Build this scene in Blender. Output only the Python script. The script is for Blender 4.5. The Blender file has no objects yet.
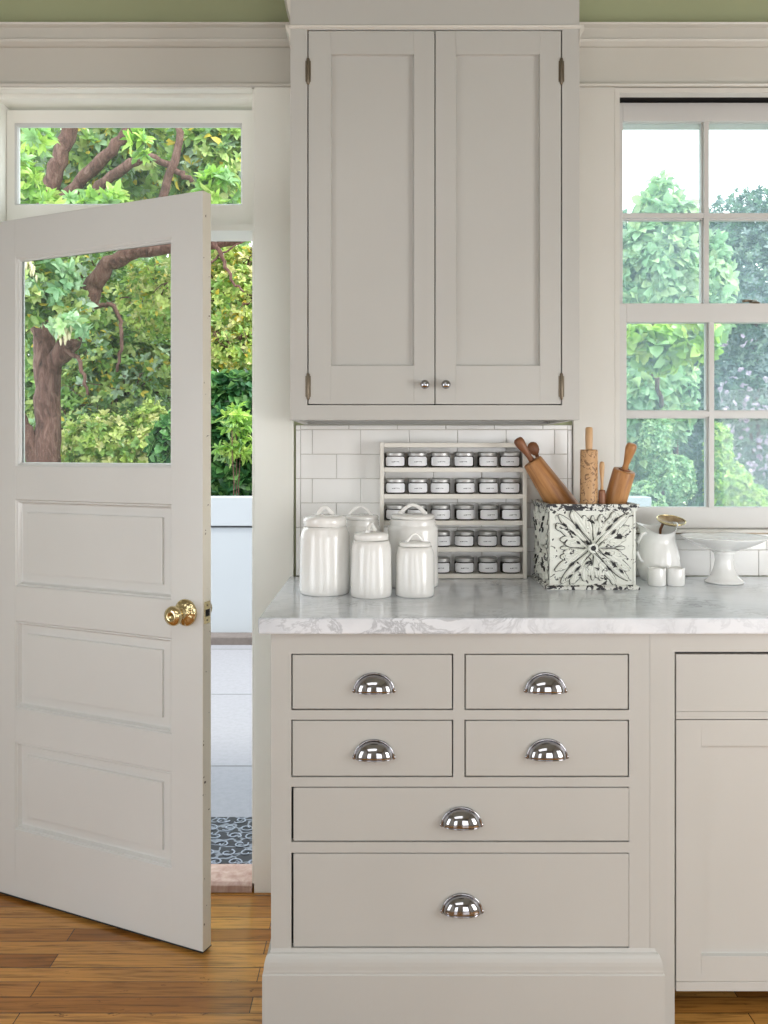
import bpy, bmesh, math, random
import numpy as np
from mathutils import Vector, Matrix

C = bpy.context.scene.collection
SC = bpy.context.scene
PI = math.pi
F = 830.0                      # focal length in pixels (image 768 x 1024)
EYE = 1.31
HZ = 452.0                     # horizon row

# ------------------------------------------------------------------ camera
cam_d = bpy.data.cameras.new('camera')
cam = bpy.data.objects.new('camera', cam_d)
C.objects.link(cam)
cam.location = (0, 0, EYE)
cam.rotation_euler = (PI / 2, 0, 0)
cam_d.sensor_fit = 'VERTICAL'
cam_d.sensor_height = 24.0
cam_d.sensor_width = 18.0
cam_d.lens = 24.0 * F / 1024.0
cam_d.shift_y = -(512.0 - HZ) / 1024.0
cam_d.clip_start = 0.05
SC.camera = cam

# ------------------------------------------------------------------ light
world = bpy.data.worlds.new('overcast_sky')
SC.world = world
world.use_nodes = True
wn = world.node_tree.nodes
wl = world.node_tree.links
bg = wn['Background']
bg.inputs['Strength'].default_value = 3.2
tc = wn.new('ShaderNodeTexCoord')
sp = wn.new('ShaderNodeSeparateXYZ')
wl.new(tc.outputs['Generated'], sp.inputs[0])
rmp = wn.new('ShaderNodeValToRGB')
rmp.color_ramp.elements[0].position = 0.0
rmp.color_ramp.elements[0].color = (0.95, 0.97, 1.0, 1)
rmp.color_ramp.elements[1].position = 0.8
rmp.color_ramp.elements[1].color = (0.82, 0.91, 1.0, 1)
wl.new(sp.outputs[2], rmp.inputs[0])
wl.new(rmp.outputs[0], bg.inputs['Color'])


def area(name, loc, target, sx, sy, watts, col):
    d = bpy.data.lights.new(name, 'AREA')
    d.shape = 'RECTANGLE'
    d.size = sx
    d.size_y = sy
    d.energy = watts
    d.color = col
    o = bpy.data.objects.new(name, d)
    C.objects.link(o)
    o.location = loc
    o.rotation_euler = (Vector(target) - Vector(loc)).to_track_quat('-Z', 'Y').to_euler()
    return o


# first two: stand-in daylight at the windows behind the photographer, in openings of wall_front
area('window_light_behind_right', (1.35, -2.54, 1.05), (1.65, 2.4, 0.55), 1.5, 1.7, 7, (1.0, 0.99, 0.975))
area('window_light_behind_left', (-1.25, -2.54, 1.05), (-1.15, 2.4, 0.6), 0.9, 1.7, 3, (0.95, 0.98, 1.0))
area('fill_light_right_wall', (2.42, 0.55, 1.05), (1.5, 1.85, 0.7), 1.1, 1.25, 34, (1.0, 0.99, 0.975))  # fill lamp added to brighten the right-hand cabinets, no known window
area('fill_light_left_wall', (-2.07, 0.55, 1.12), (-0.8, 2.1, 0.75), 1.0, 1.4, 8, (0.95, 0.98, 1.0))  # fill lamp added to lift the door and its casing, no known window
area('ceiling_fill_light', (-0.5, -1.2, 2.93), (-0.5, -1.2, 0.0), 2.2, 1.6, 30, (0.98, 0.985, 1.0))  # fill lamp added under the solid ceiling for light from above

sun_d = bpy.data.lights.new('hazy_sun', 'SUN')
sun_d.energy = 3.5
sun_d.angle = math.radians(9)
sun_d.color = (1.0, 0.96, 0.86)
sun = bpy.data.objects.new('hazy_sun', sun_d)
C.objects.link(sun)
sun.rotation_euler = (math.radians(38), 0, math.radians(62))

SC.view_settings.view_transform = 'Standard'
SC.view_settings.look = 'None'
SC.view_settings.gamma = 1.0
SC.view_settings.use_curve_mapping = False
SC.view_settings.exposure = 0.0
SC.cycles.max_bounces = 10
SC.cycles.diffuse_bounces = 5
SC.cycles.transparent_max_bounces = 16
SC.cycles.sample_clamp_indirect = 6.0

rng = random.Random(7)
nrng = np.random.default_rng(11)


# ------------------------------------------------------------------ materials
def srgb(r, g, b):
    def f(c):
        c /= 255.0
        return c / 12.92 if c <= 0.04045 else ((c + 0.055) / 1.055) ** 2.4
    return (f(r), f(g), f(b), 1)


def new_mat(name):
    m = bpy.data.materials.new(name)
    m.use_nodes = True
    nt = m.node_tree
    return m, nt, nt.nodes, nt.links, nt.nodes['Principled BSDF']


def coords(nd, ln, kind='Object', scale=(1, 1, 1), rot=(0, 0, 0)):
    t = nd.new('ShaderNodeTexCoord')
    mp = nd.new('ShaderNodeMapping')
    mp.inputs['Scale'].default_value = scale
    mp.inputs['Rotation'].default_value = rot
    ln.new(t.outputs[kind], mp.inputs[0])
    return mp.outputs[0]


def noise(nd, ln, vec, scale, detail=3, rough=0.5, dist=0.0):
    n = nd.new('ShaderNodeTexNoise')
    n.inputs['Scale'].default_value = scale
    n.inputs['Detail'].default_value = detail
    n.inputs['Roughness'].default_value = rough
    n.inputs['Distortion'].default_value = dist
    ln.new(vec, n.inputs['Vector'])
    return n.outputs['Fac']


def ramp(nd, ln, fac, stops):
    r = nd.new('ShaderNodeValToRGB')
    els = r.color_ramp.elements
    while len(els) < len(stops):
        els.new(0.5)
    for e, (p, c) in zip(els, stops):
        e.position = p
        e.color = c if len(c) == 4 else (*c, 1)
    ln.new(fac, r.inputs[0])
    return r.outputs[0]


def mixc(nd, ln, fac, a, b):
    m = nd.new('ShaderNodeMix')
    m.data_type = 'RGBA'
    for key, v in ((0, fac), (6, a), (7, b)):
        if hasattr(v, 'is_linked'):
            ln.new(v, m.inputs[key])
        else:
            m.inputs[key].default_value = v
    return m.outputs[2]


def bump(nd, ln, h, strength, dist=0.002):
    b = nd.new('ShaderNodeBump')
    b.inputs['Strength'].default_value = strength
    b.inputs['Distance'].default_value = dist
    ln.new(h, b.inputs['Height'])
    return b.outputs[0]


def paint(name, col, rough=0.4, var=0.05, chips=0.0, chip_col=(0.12, 0.09, 0.06, 1)):
    m, nt, nd, ln, p = new_mat(name)
    v = coords(nd, ln)
    n = noise(nd, ln, v, 3.0, 4)
    c2 = tuple(x * (1 - var) for x in col[:3]) + (1,)
    c = mixc(nd, ln, ramp(nd, ln, n, [(0.3, (0, 0, 0)), (0.7, (1, 1, 1))]), c2, col)
    if chips > 0:
        n2 = noise(nd, ln, v, 55.0, 2, 0.6)
        lim = 0.86 - chips
        c = mixc(nd, ln, ramp(nd, ln, n2, [(lim, (0, 0, 0)), (lim + 0.015, (1, 1, 1))]), c, chip_col)
    ln.new(c, p.inputs['Base Color'])
    p.inputs['Roughness'].default_value = rough
    vb = coords(nd, ln, scale=(60, 60, 9))
    ln.new(bump(nd, ln, noise(nd, ln, vb, 1.0, 3), 0.12, 0.0012), p.inputs['Normal'])
    return m


def simple(name, col, rough=0.5, metal=0.0, **kw):
    m, nt, nd, ln, p = new_mat(name)
    p.inputs['Base Color'].default_value = col
    p.inputs['Roughness'].default_value = rough
    p.inputs['Metallic'].default_value = metal
    for k, v in kw.items():
        p.inputs[k.replace('_', ' ')].default_value = v
    return m


def veil_glass(name, veil, col, gloss=0.06):
    """Window glass: clear, with a real film of dust and wavy old glass that scatters the daylight."""
    m = bpy.data.materials.new(name)
    m.use_nodes = True
    nd, ln = m.node_tree.nodes, m.node_tree.links
    nd.remove(nd['Principled BSDF'])
    out = nd['Material Output']
    tr = nd.new('ShaderNodeBsdfTransparent')
    tr.inputs[0].default_value = (0.97, 1, 0.985, 1)
    tl = nd.new('ShaderNodeBsdfTranslucent')
    tl.inputs[0].default_value = col
    gl = nd.new('ShaderNodeBsdfGlossy')
    gl.inputs['Roughness'].default_value = 0.02
    v = coords(nd, ln)
    n = noise(nd, ln, v, 5.0, 4)
    mr = nd.new('ShaderNodeMapRange')
    mr.inputs['From Min'].default_value = 0.3
    mr.inputs['From Max'].default_value = 0.7
    mr.inputs['To Min'].default_value = veil * 0.8
    mr.inputs['To Max'].default_value = veil * 1.2
    ln.new(n, mr.inputs[0])
    a = nd.new('ShaderNodeMixShader')
    ln.new(mr.outputs[0], a.inputs[0])
    ln.new(tr.outputs[0], a.inputs[1])
    ln.new(tl.outputs[0], a.inputs[2])
    b = nd.new('ShaderNodeMixShader')
    b.inputs[0].default_value = 0.012
    ln.new(a.outputs[0], b.inputs[1])
    ln.new(gl.outputs[0], b.inputs[2])
    ln.new(b.outputs[0], out.inputs[0])
    return m


M = {}
M['trim'] = paint('cream_trim_paint_lit', (0.90, 0.895, 0.835, 1), 0.35)  # cream lightened to carry the side light on the door casing
M['frieze'] = paint('putty_frieze_paint', (0.62, 0.60, 0.545, 1), 0.4)
M['cabinet'] = paint('putty_cabinet_paint', (0.495, 0.490, 0.462, 1), 0.36, 0.05, 0.0)
M['door'] = paint('aged_door_paint', (0.69, 0.695, 0.68, 1), 0.3, 0.05, 0.03)
M['door_edge'] = paint('chipped_door_edge_paint', (0.72, 0.68, 0.58, 1), 0.4, 0.06, 0.16)
M['casing'] = paint('window_casing_paint_dim', (0.68, 0.66, 0.61, 1), 0.35)  # darker copy of the trim paint, dimmer light put into the colour
M['sash'] = paint('window_sash_paint', (0.62, 0.61, 0.59, 1), 0.4, 0.05)
M['sage'] = paint('sage_wall_paint', srgb(168, 174, 138), 0.6)
M['ceiling'] = paint('ceiling_paint', (0.42, 0.43, 0.36, 1), 0.7)
M['wall'] = paint('pale_wall_paint', (0.45, 0.43, 0.38, 1), 0.6)
M['white_fence'] = paint('white_garden_wall_paint', (0.40, 0.425, 0.455, 1), 0.6, 0.03)
M['dark'] = simple('dark_gap_shade', (0.012, 0.011, 0.010, 1), 0.9)  # near-black colour standing for shade inside gaps, recesses and holes
M['rubber'] = simple('black_rubber', (0.02, 0.018, 0.016, 1), 0.7)
M['chrome'] = simple('polished_nickel', (0.40, 0.40, 0.42, 1), 0.07, 1.0)
M['brass'] = simple('aged_brass', (0.70, 0.58, 0.33, 1), 0.16, 1.0)
M['bronze'] = simple('worn_bronze_hinge', (0.20, 0.165, 0.12, 1), 0.4, 0.8)
M['steel'] = simple('brushed_tin_lid', (0.50, 0.50, 0.49, 1), 0.42, 0.85)
M['glass'] = veil_glass('clear_window_glass', 0.015, (0.9, 0.97, 0.93, 1))
M['hazy_glass'] = veil_glass('hazy_old_glass', 0.11, (0.72, 0.90, 1.0, 1))
M['grout'] = simple('pale_grout', (0.60, 0.58, 0.54, 1), 0.8)
M['jar_glass'] = simple('dark_spice_glass', (0.035, 0.03, 0.026, 1), 0.12)
M['rack'] = paint('rack_paint', (0.80, 0.77, 0.70, 1), 0.5, 0.06)


def mk_ceramic(name, col, rough=0.12, bs=0.5):
    m, nt, nd, ln, p = new_mat(name)
    v = coords(nd, ln)
    n = noise(nd, ln, v, 14, 2)
    c2 = tuple(x * 0.93 for x in col[:3]) + (1,)
    ln.new(mixc(nd, ln, n, c2, col), p.inputs['Base Color'])
    p.inputs['Roughness'].default_value = rough
    p.inputs['Coat Weight'].default_value = 0.4
    p.inputs['Coat Roughness'].default_value = 0.05
    ln.new(bump(nd, ln, noise(nd, ln, v, 34, 2), bs, 0.004), p.inputs['Normal'])
    return m


M['ceramic'] = mk_ceramic('white_glazed_ceramic', (0.87, 0.86, 0.83, 1), 0.2, 0.12)
M['ironstone'] = mk_ceramic('white_ironstone', (0.90, 0.90, 0.88, 1), 0.18, 0.15)


def mk_tile():
    m, nt, nd, ln, p = new_mat('white_subway_tile')
    v = coords(nd, ln)
    ln.new(mixc(nd, ln, noise(nd, ln, v, 9, 2), (0.85, 0.845, 0.825, 1), (0.90, 0.90, 0.885, 1)), p.inputs['Base Color'])
    p.inputs['Roughness'].default_value = 0.13
    ln.new(bump(nd, ln, noise(nd, ln, v, 16, 1), 0.12, 0.004), p.inputs['Normal'])
    return m


M['tile'] = mk_tile()


def mk_marble():
    m, nt, nd, ln, p = new_mat('grey_veined_marble')
    v = coords(nd, ln, rot=(0, 0, 0.5))
    big = noise(nd, ln, v, 3.2, 6, 0.6, 0.6)
    cloud = ramp(nd, ln, big, [(0.3, (0.60, 0.63, 0.67)), (0.5, (0.74, 0.77, 0.81)), (0.75, (0.84, 0.865, 0.90))])
    v2 = coords(nd, ln, scale=(1.6, 3.2, 2.0), rot=(0.2, 0.3, 0.75))
    vein = noise(nd, ln, v2, 7.5, 7, 0.62, 1.3)
    line = ramp(nd, ln, vein, [(0.455, (0, 0, 0)), (0.495, (1, 1, 1)), (0.51, (1, 1, 1)), (0.56, (0, 0, 0))])
    gate = ramp(nd, ln, noise(nd, ln, v, 5.0, 2), [(0.42, (0, 0, 0)), (0.7, (0.6, 0.6, 0.6))])
    mul = nd.new('ShaderNodeMix')
    mul.data_type = 'RGBA'
    mul.blend_type = 'MULTIPLY'
    mul.inputs[0].default_value = 1
    ln.new(line, mul.inputs[6])
    ln.new(gate, mul.inputs[7])
    ln.new(mixc(nd, ln, mul.outputs[2], cloud, (0.27, 0.29, 0.32, 1)), p.inputs['Base Color'])
    p.inputs['Roughness'].default_value = 0.16
    return m


M['marble'] = mk_marble()


def mk_floor():
    m, nt, nd, ln, p = new_mat('oak_strip_floor')
    v = coords(nd, ln)
    br = nd.new('ShaderNodeTexBrick')
    br.offset = 0.37
    br.offset_frequency = 2
    br.inputs['Scale'].default_value = 1.0
    br.inputs['Brick Width'].default_value = 0.85
    br.inputs['Row Height'].default_value = 0.057
    br.inputs['Mortar Size'].default_value = 0.0013
    br.inputs['Mortar Smooth'].default_value = 0.3
    br.inputs['Color1'].default_value = (0, 0, 0, 1)
    br.inputs['Color2'].default_value = (1, 1, 1, 1)
    br.inputs['Mortar'].default_value = (0.5, 0.5, 0.5, 1)
    ln.new(v, br.inputs['Vector'])
    tone = ramp(nd, ln, br.outputs['Color'], [(0.0, (0.30, 0.115, 0.022)), (0.4, (0.50, 0.225, 0.05)),
                                              (0.75, (0.62, 0.31, 0.08)), (1.0, (0.40, 0.165, 0.035))])
    vg = coords(nd, ln, scale=(2.5, 42, 1))
    g = noise(nd, ln, vg, 2.2, 6, 0.6, 0.6)
    grain = ramp(nd, ln, g, [(0.3, (0.25, 0.22, 0.2)), (0.5, (0.9, 0.88, 0.86)), (0.75, (1.2, 1.16, 1.05))])
    mul = nd.new('ShaderNodeMix')
    mul.data_type = 'RGBA'
    mul.blend_type = 'MULTIPLY'
    mul.inputs[0].default_value = 0.85
    ln.new(tone, mul.inputs[6])
    ln.new(grain, mul.inputs[7])
    vk = coords(nd, ln, scale=(3.0, 9, 1))
    k = noise(nd, ln, vk, 1.9, 5, 0.7, 2.4)
    knot = ramp(nd, ln, k, [(0.64, (0, 0, 0)), (0.69, (0.85, 0.85, 0.85))])
    c = mixc(nd, ln, knot, mul.outputs[2], (0.06, 0.025, 0.01, 1))
    c = mixc(nd, ln, br.outputs['Fac'], c, (0.05, 0.022, 0.008, 1))
    ln.new(c, p.inputs['Base Color'])
    p.inputs['Roughness'].default_value = 0.24
    ln.new(bump(nd, ln, g, 0.08, 0.001), p.inputs['Normal'])
    return m


M['floor'] = mk_floor()


def mk_wood(name, a, b, rough=0.4, sc=1.0, patt=False):
    m, nt, nd, ln, p = new_mat(name)
    v = coords(nd, ln, scale=(60 * sc, 60 * sc, 7 * sc))
    g = noise(nd, ln, v, 1.0, 5, 0.6, 0.5)
    c = mixc(nd, ln, ramp(nd, ln, g, [(0.3, (0, 0, 0)), (0.7, (1, 1, 1))]), a, b)
    if patt:
        v2 = coords(nd, ln, scale=(1, 1, 1))
        n2 = noise(nd, ln, v2, 75, 2, 0.5, 1.5)
        ms = ramp(nd, ln, n2, [(0.56, (0, 0, 0)), (0.6, (0.8, 0.8, 0.8))])
        c = mixc(nd, ln, ms, c, (0.16, 0.075, 0.03, 1))
        ln.new(bump(nd, ln, ms, -0.6, 0.003), p.inputs['Normal'])
    ln.new(c, p.inputs['Base Color'])
    p.inputs['Roughness'].default_value = rough
    return m


M['pin'] = mk_wood('maple_rolling_pin_wood', (0.27, 0.105, 0.032, 1), (0.56, 0.28, 0.10, 1))
M['pin_dark'] = mk_wood('dark_handle_wood', (0.15, 0.055, 0.022, 1), (0.30, 0.12, 0.05, 1))
M['pin_pale'] = mk_wood('pale_handle_wood', (0.50, 0.29, 0.13, 1), (0.66, 0.42, 0.22, 1))
M['pin_carved'] = mk_wood('carved_pin_wood', (0.48, 0.27, 0.12, 1), (0.62, 0.38, 0.19, 1), 0.5, 1.0, True)
M['sill_wood'] = mk_wood('worn_threshold_wood', (0.36, 0.20, 0.15, 1), (0.58, 0.42, 0.34, 1), 0.6, 0.5)


def mk_tin():
    m, nt, nd, ln, p = new_mat('chipped_white_tin_paint')
    v = coords(nd, ln)
    n = noise(nd, ln, v, 52, 4, 0.62, 0.9)
    chip = ramp(nd, ln, n, [(0.60, (0, 0, 0)), (0.615, (1, 1, 1))])
    n2 = noise(nd, ln, v, 20, 3)
    base = mixc(nd, ln, n2, (0.66, 0.68, 0.60, 1), (0.80, 0.81, 0.76, 1))
    ln.new(mixc(nd, ln, chip, base, (0.022, 0.021, 0.022, 1)), p.inputs['Base Color'])
    p.inputs['Roughness'].default_value = 0.5
    ln.new(bump(nd, ln, chip, -0.5, 0.001), p.inputs['Normal'])
    return m


M['tin'] = mk_tin()


def mk_tin_edge():
    m, nt, nd, ln, p = new_mat('heavily_worn_tin_edge')
    v = coords(nd, ln, scale=(1, 1, 1))
    n = noise(nd, ln, v, 62, 4, 0.6, 1.0)
    chip = ramp(nd, ln, n, [(0.49, (0, 0, 0)), (0.515, (1, 1, 1))])
    ln.new(mixc(nd, ln, chip, (0.72, 0.73, 0.68, 1), (0.025, 0.025, 0.03, 1)), p.inputs['Base Color'])
    p.inputs['Roughness'].default_value = 0.55
    return m


M['tin_edge'] = mk_tin_edge()
M['tin_dark'] = simple('bare_dark_tin', (0.02, 0.02, 0.022, 1), 0.5, 0.3)


def mk_label():
    m, nt, nd, ln, p = new_mat('paper_label')
    v = coords(nd, ln)
    s = nd.new('ShaderNodeSeparateXYZ')
    ln.new(v, s.inputs[0])
    # one thin band at mid height, broken into letter-sized strokes
    sub = nd.new('ShaderNodeMath'); sub.operation = 'SUBTRACT'; sub.inputs[1].default_value = 0.0165
    ln.new(s.outputs[2], sub.inputs[0])
    ab = nd.new('ShaderNodeMath'); ab.operation = 'ABSOLUTE'
    ln.new(sub.outputs[0], ab.inputs[0])
    lt = nd.new('ShaderNodeMath'); lt.operation = 'LESS_THAN'; lt.inputs[1].default_value = 0.0013
    ln.new(ab.outputs[0], lt.inputs[0])
    ax = nd.new('ShaderNodeMath'); ax.operation = 'ABSOLUTE'
    ln.new(s.outputs[0], ax.inputs[0])
    lx = nd.new('ShaderNodeMath'); lx.operation = 'LESS_THAN'; lx.inputs[1].default_value = 0.0115
    ln.new(ax.outputs[0], lx.inputs[0])
    n = noise(nd, ln, v, 420, 1)
    gt = nd.new('ShaderNodeMath'); gt.operation = 'GREATER_THAN'; gt.inputs[1].default_value = 0.45
    ln.new(n, gt.inputs[0])
    m1 = nd.new('ShaderNodeMath'); m1.operation = 'MULTIPLY'
    ln.new(lt.outputs[0], m1.inputs[0]); ln.new(lx.outputs[0], m1.inputs[1])
    m2 = nd.new('ShaderNodeMath'); m2.operation = 'MULTIPLY'
    ln.new(m1.outputs[0], m2.inputs[0]); ln.new(gt.outputs[0], m2.inputs[1])
    ln.new(mixc(nd, ln, m2.outputs[0], (0.84, 0.85, 0.87, 1), (0.16, 0.16, 0.17, 1)), p.inputs['Base Color'])
    p.inputs['Roughness'].default_value = 0.6
    return m


M['label'] = mk_label()


def mk_patio():
    m, nt, nd, ln, p = new_mat('pale_concrete_slabs')
    v = coords(nd, ln)
    br = nd.new('ShaderNodeTexBrick')
    br.offset = 0.0
    br.inputs['Scale'].default_value = 1.0
    br.inputs['Brick Width'].default_value = 1.5
    br.inputs['Row Height'].default_value = 1.065
    br.inputs['Mortar Size'].default_value = 0.008
    br.inputs['Color1'].default_value = (0.22, 0.22, 0.235, 1)
    br.inputs['Color2'].default_value = (0.25, 0.245, 0.26, 1)
    br.inputs['Mortar'].default_value = (0.12, 0.12, 0.125, 1)
    mp = nd.new('ShaderNodeMapping')
    mp.inputs['Location'].default_value = (0.35, 0.665, 0)
    ln.new(v, mp.inputs[0])
    ln.new(mp.outputs[0], br.inputs['Vector'])
    n = noise(nd, ln, v, 38, 4, 0.7)
    sp_ = ramp(nd, ln, n, [(0.35, (0.93, 0.93, 0.93)), (0.6, (1.03, 1.03, 1.03))])
    mul = nd.new('ShaderNodeMix'); mul.data_type = 'RGBA'; mul.blend_type = 'MULTIPLY'; mul.inputs[0].default_value = 1
    ln.new(br.outputs[0], mul.inputs[6]); ln.new(sp_, mul.inputs[7])
    ln.new(mul.outputs[2], p.inputs['Base Color'])
    p.inputs['Roughness'].default_value = 0.8
    return m


M['patio'] = mk_patio()


def mk_curb():
    m, nt, nd, ln, p = new_mat('rough_pinkish_curb_stone')
    v = coords(nd, ln)
    n = noise(nd, ln, v, 14, 5, 0.7)
    ln.new(mixc(nd, ln, n, (0.08, 0.065, 0.06, 1), (0.20, 0.17, 0.155, 1)), p.inputs['Base Color'])
    p.inputs['Roughness'].default_value = 0.9
    return m


M['curb'] = mk_curb()


def mk_soil():
    m, nt, nd, ln, p = new_mat('leaf_littered_soil')
    v = coords(nd, ln)
    n = noise(nd, ln, v, 6, 5, 0.7)
    ln.new(mixc(nd, ln, n, (0.10, 0.12, 0.05, 1), (0.22, 0.24, 0.10, 1)), p.inputs['Base Color'])
    p.inputs['Roughness'].default_value = 0.9
    return m


M['soil'] = mk_soil()


def mk_bark():
    m, nt, nd, ln, p = new_mat('red_brown_bark')
    v = coords(nd, ln, scale=(14, 14, 4))
    n = noise(nd, ln, v, 1.6, 6, 0.7, 1.0)
    ln.new(ramp(nd, ln, n, [(0.3, (0.03, 0.014, 0.011)), (0.5, (0.13, 0.06, 0.045)), (0.72, (0.27, 0.16, 0.13))]),
           p.inputs['Base Color'])
    p.inputs['Roughness'].default_value = 0.85
    ln.new(bump(nd, ln, n, 0.8, 0.03), p.inputs['Normal'])
    return m


M['bark'] = mk_bark()


def mk_leaf():
    m = bpy.data.materials.new('leaf_surface')
    m.use_nodes = True
    nd, ln = m.node_tree.nodes, m.node_tree.links
    p = nd['Principled BSDF']
    at = nd.new('ShaderNodeAttribute')
    at.attribute_name = 'leaf_colour'
    ln.new(at.outputs['Color'], p.inputs['Base Color'])
    p.inputs['Roughness'].default_value = 0.3
    tl = nd.new('ShaderNodeBsdfTranslucent')
    ln.new(at.outputs['Color'], tl.inputs[0])
    mx = nd.new('ShaderNodeMixShader')
    mx.inputs[0].default_value = 0.4
    ln.new(p.outputs[0], mx.inputs[1])
    ln.new(tl.outputs[0], mx.inputs[2])
    ln.new(mx.outputs[0], nd['Material Output'].inputs[0])
    return m


M['leaf'] = mk_leaf()


# ------------------------------------------------------------------ mesh helpers
ORIG = {}


class MB:
    def __init__(self):
        self.v, self.f, self.s, self.m = [], [], [], []

    def add(self, vs, fs, smooth=False, mat=0):
        b = len(self.v)
        self.v += [tuple(x) for x in vs]
        self.f += [tuple(b + i for i in f) for f in fs]
        self.s += [smooth] * len(fs)
        self.m += [mat] * len(fs)
        return self

    def box(self, x0, x1, y0, y1, z0, z1, mat=0):
        vs = [(x0, y0, z0), (x1, y0, z0), (x1, y1, z0), (x0, y1, z0), (x0, y0, z1), (x1, y0, z1), (x1, y1, z1), (x0, y1, z1)]
        fs = [(0, 3, 2, 1), (4, 5, 6, 7), (0, 1, 5, 4), (1, 2, 6, 5), (2, 3, 7, 6), (3, 0, 4, 7)]
        return self.add(vs, fs, mat=mat)

    def rings(self, x0, x1, z0, z1, prof, mat=0, cap=True):
        """nested rectangles in the XZ plane facing -Y: prof = [(inset, y)...]"""
        vs, fs = [], []
        for i, (d, y) in enumerate(prof):
            vs += [(x0 + d, y, z0 + d), (x1 - d, y, z0 + d), (x1 - d, y, z1 - d), (x0 + d, y, z1 - d)]
            if i:
                a, b = 4 * (i - 1), 4 * i
                for k in range(4):
                    k2 = (k + 1) % 4
                    fs.append((a + k, a + k2, b + k2, b + k))
        if cap:
            a = 4 * (len(prof) - 1)
            fs.append((a, a + 1, a + 2, a + 3))
        return self.add(vs, fs, mat=mat)

    def loft(self, x0, x1, y0, y1, prof, mat=0):
        """rectangle grown by an offset at each height; prof = [(offset, z)...]; closed"""
        vs, fs = [], []
        for i, (d, z) in enumerate(prof):
            vs += [(x0 - d, y0 - d, z), (x1 + d, y0 - d, z), (x1 + d, y1 + d * 0, z), (x0 - d, y1 + d * 0, z)]
            if i:
                a, b = 4 * (i - 1), 4 * i
                for k in range(4):
                    k2 = (k + 1) % 4
                    fs.append((a + k, a + k2, b + k2, b + k))
        fs.append((3, 2, 1, 0))
        a = 4 * (len(prof) - 1)
        fs.append((a, a + 1, a + 2, a + 3))
        return self.add(vs, fs, mat=mat)

    def profx(self, x0, x1, pts, mat=0):
        """extrude a closed YZ outline along X (counter-clockwise seen from +X)"""
        n = len(pts)
        vs = [(x0, y, z) for y, z in pts] + [(x1, y, z) for y, z in pts]
        fs = [tuple(range(n))[::-1], tuple(range(n, 2 * n))]
        fs += [(i, (i + 1) % n, n + (i + 1) % n, n + i) for i in range(n)]
        return self.add(vs, fs, mat=mat)

    def lathe(self, prof, loc=(0, 0, 0), axis=(0, 0, 1), seg=40, mat=0, warp=None, caps=True, smooth=True, sx=1.0):
        q = Vector((0, 0, 1)).rotation_difference(Vector(axis).normalized())
        L = Vector(loc)
        vs, fs = [], []
        for j, (r, z) in enumerate(prof):
            for i in range(seg):
                a = 2 * PI * i / seg
                rr, zz = (r, z)
                if warp:
                    rr, zz = warp(a, r, z)
                vs.append(L + q @ Vector((rr * math.cos(a) * sx, rr * math.sin(a), zz)))
        for j in range(len(prof) - 1):
            for i in range(seg):
                i2 = (i + 1) % seg
                fs.append((j * seg + i, j * seg + i2, (j + 1) * seg + i2, (j + 1) * seg + i))
        self.add(vs, fs, smooth, mat)
        if caps:
            b = len(self.v) - len(vs)
            if prof[0][0] > 1e-5:
                self.f.append(tuple(b + i for i in range(seg))[::-1]); self.s.append(False); self.m.append(mat)
            if prof[-1][0] > 1e-5:
                o = b + (len(prof) - 1) * seg
                self.f.append(tuple(o + i for i in range(seg))); self.s.append(False); self.m.append(mat)
        return self

    def tube(self, pts, rad, seg=10, mat=0, flat=1.0, up=(0, 0, 1)):
        pts = [Vector(p) for p in pts]
        n = len(pts)
        rads = rad if isinstance(rad, (list, tuple)) else [rad] * n
        vs, fs = [], []
        ref = Vector(up)
        for i, p in enumerate(pts):
            t = (pts[min(i + 1, n - 1)] - pts[max(i - 1, 0)]).normalized()
            s = t.cross(ref)
            if s.length < 1e-4:
                s = t.cross(Vector((1, 0, 0)))
            s.normalize()
            u = s.cross(t).normalized()
            for k in range(seg):
                a = 2 * PI * k / seg
                vs.append(p + s * (math.cos(a) * rads[i]) + u * (math.sin(a) * rads[i] * flat))
        for i in range(n - 1):
            for k in range(seg):
                k2 = (k + 1) % seg
                fs.append((i * seg + k, (i + 1) * seg + k, (i + 1) * seg + k2, i * seg + k2))
        self.add(vs, fs, True, mat)
        b = len(self.v) - len(vs)
        self.f.append(tuple(b + k for k in range(seg))); self.s.append(False); self.m.append(mat)
        o = b + (n - 1) * seg
        self.f.append(tuple(o + k for k in range(seg))[::-1]); self.s.append(False); self.m.append(mat)
        return self

    def build(self, name, mats, parent=None, bevel=0.0, bseg=2, local=False, solid=0.0):
        me = bpy.data.meshes.new(name)
        off = Vector((0, 0, 0))
        if parent is not None:
            off = ORIG.get(parent.name, Vector((0, 0, 0)))
        me.from_pydata([Vector(v) - off for v in self.v], [], self.f)
        if not isinstance(mats, (list, tuple)):
            mats = [mats]
        for m in mats:
            me.materials.append(m)
        me.polygons.foreach_set('use_smooth', self.s)
        me.polygons.foreach_set('material_index', self.m)
        me.update()
        bm = bmesh.new(); bm.from_mesh(me)
        bmesh.ops.remove_doubles(bm, verts=bm.verts, dist=1e-6)
        bmesh.ops.recalc_face_normals(bm, faces=bm.faces)
        bm.to_mesh(me); bm.free()
        o = bpy.data.objects.new(name, me)
        C.objects.link(o)
        if parent is not None:
            o.parent = parent
            ORIG[o.name] = off
        if solid:
            s = o.modifiers.new('thickness', 'SOLIDIFY'); s.thickness = solid; s.offset = 0
        if bevel > 0:
            b = o.modifiers.new('bevel', 'BEVEL'); b.width = bevel; b.segments = bseg; b.limit_method = 'ANGLE'
            b.angle_limit = math.radians(40)
        return o


def tag(o, label, cat=None, group=None, kind=None):
    if label: o['label'] = label
    if cat: o['category'] = cat
    if group: o['group'] = group
    if kind: o['kind'] = kind
    return o


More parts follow.
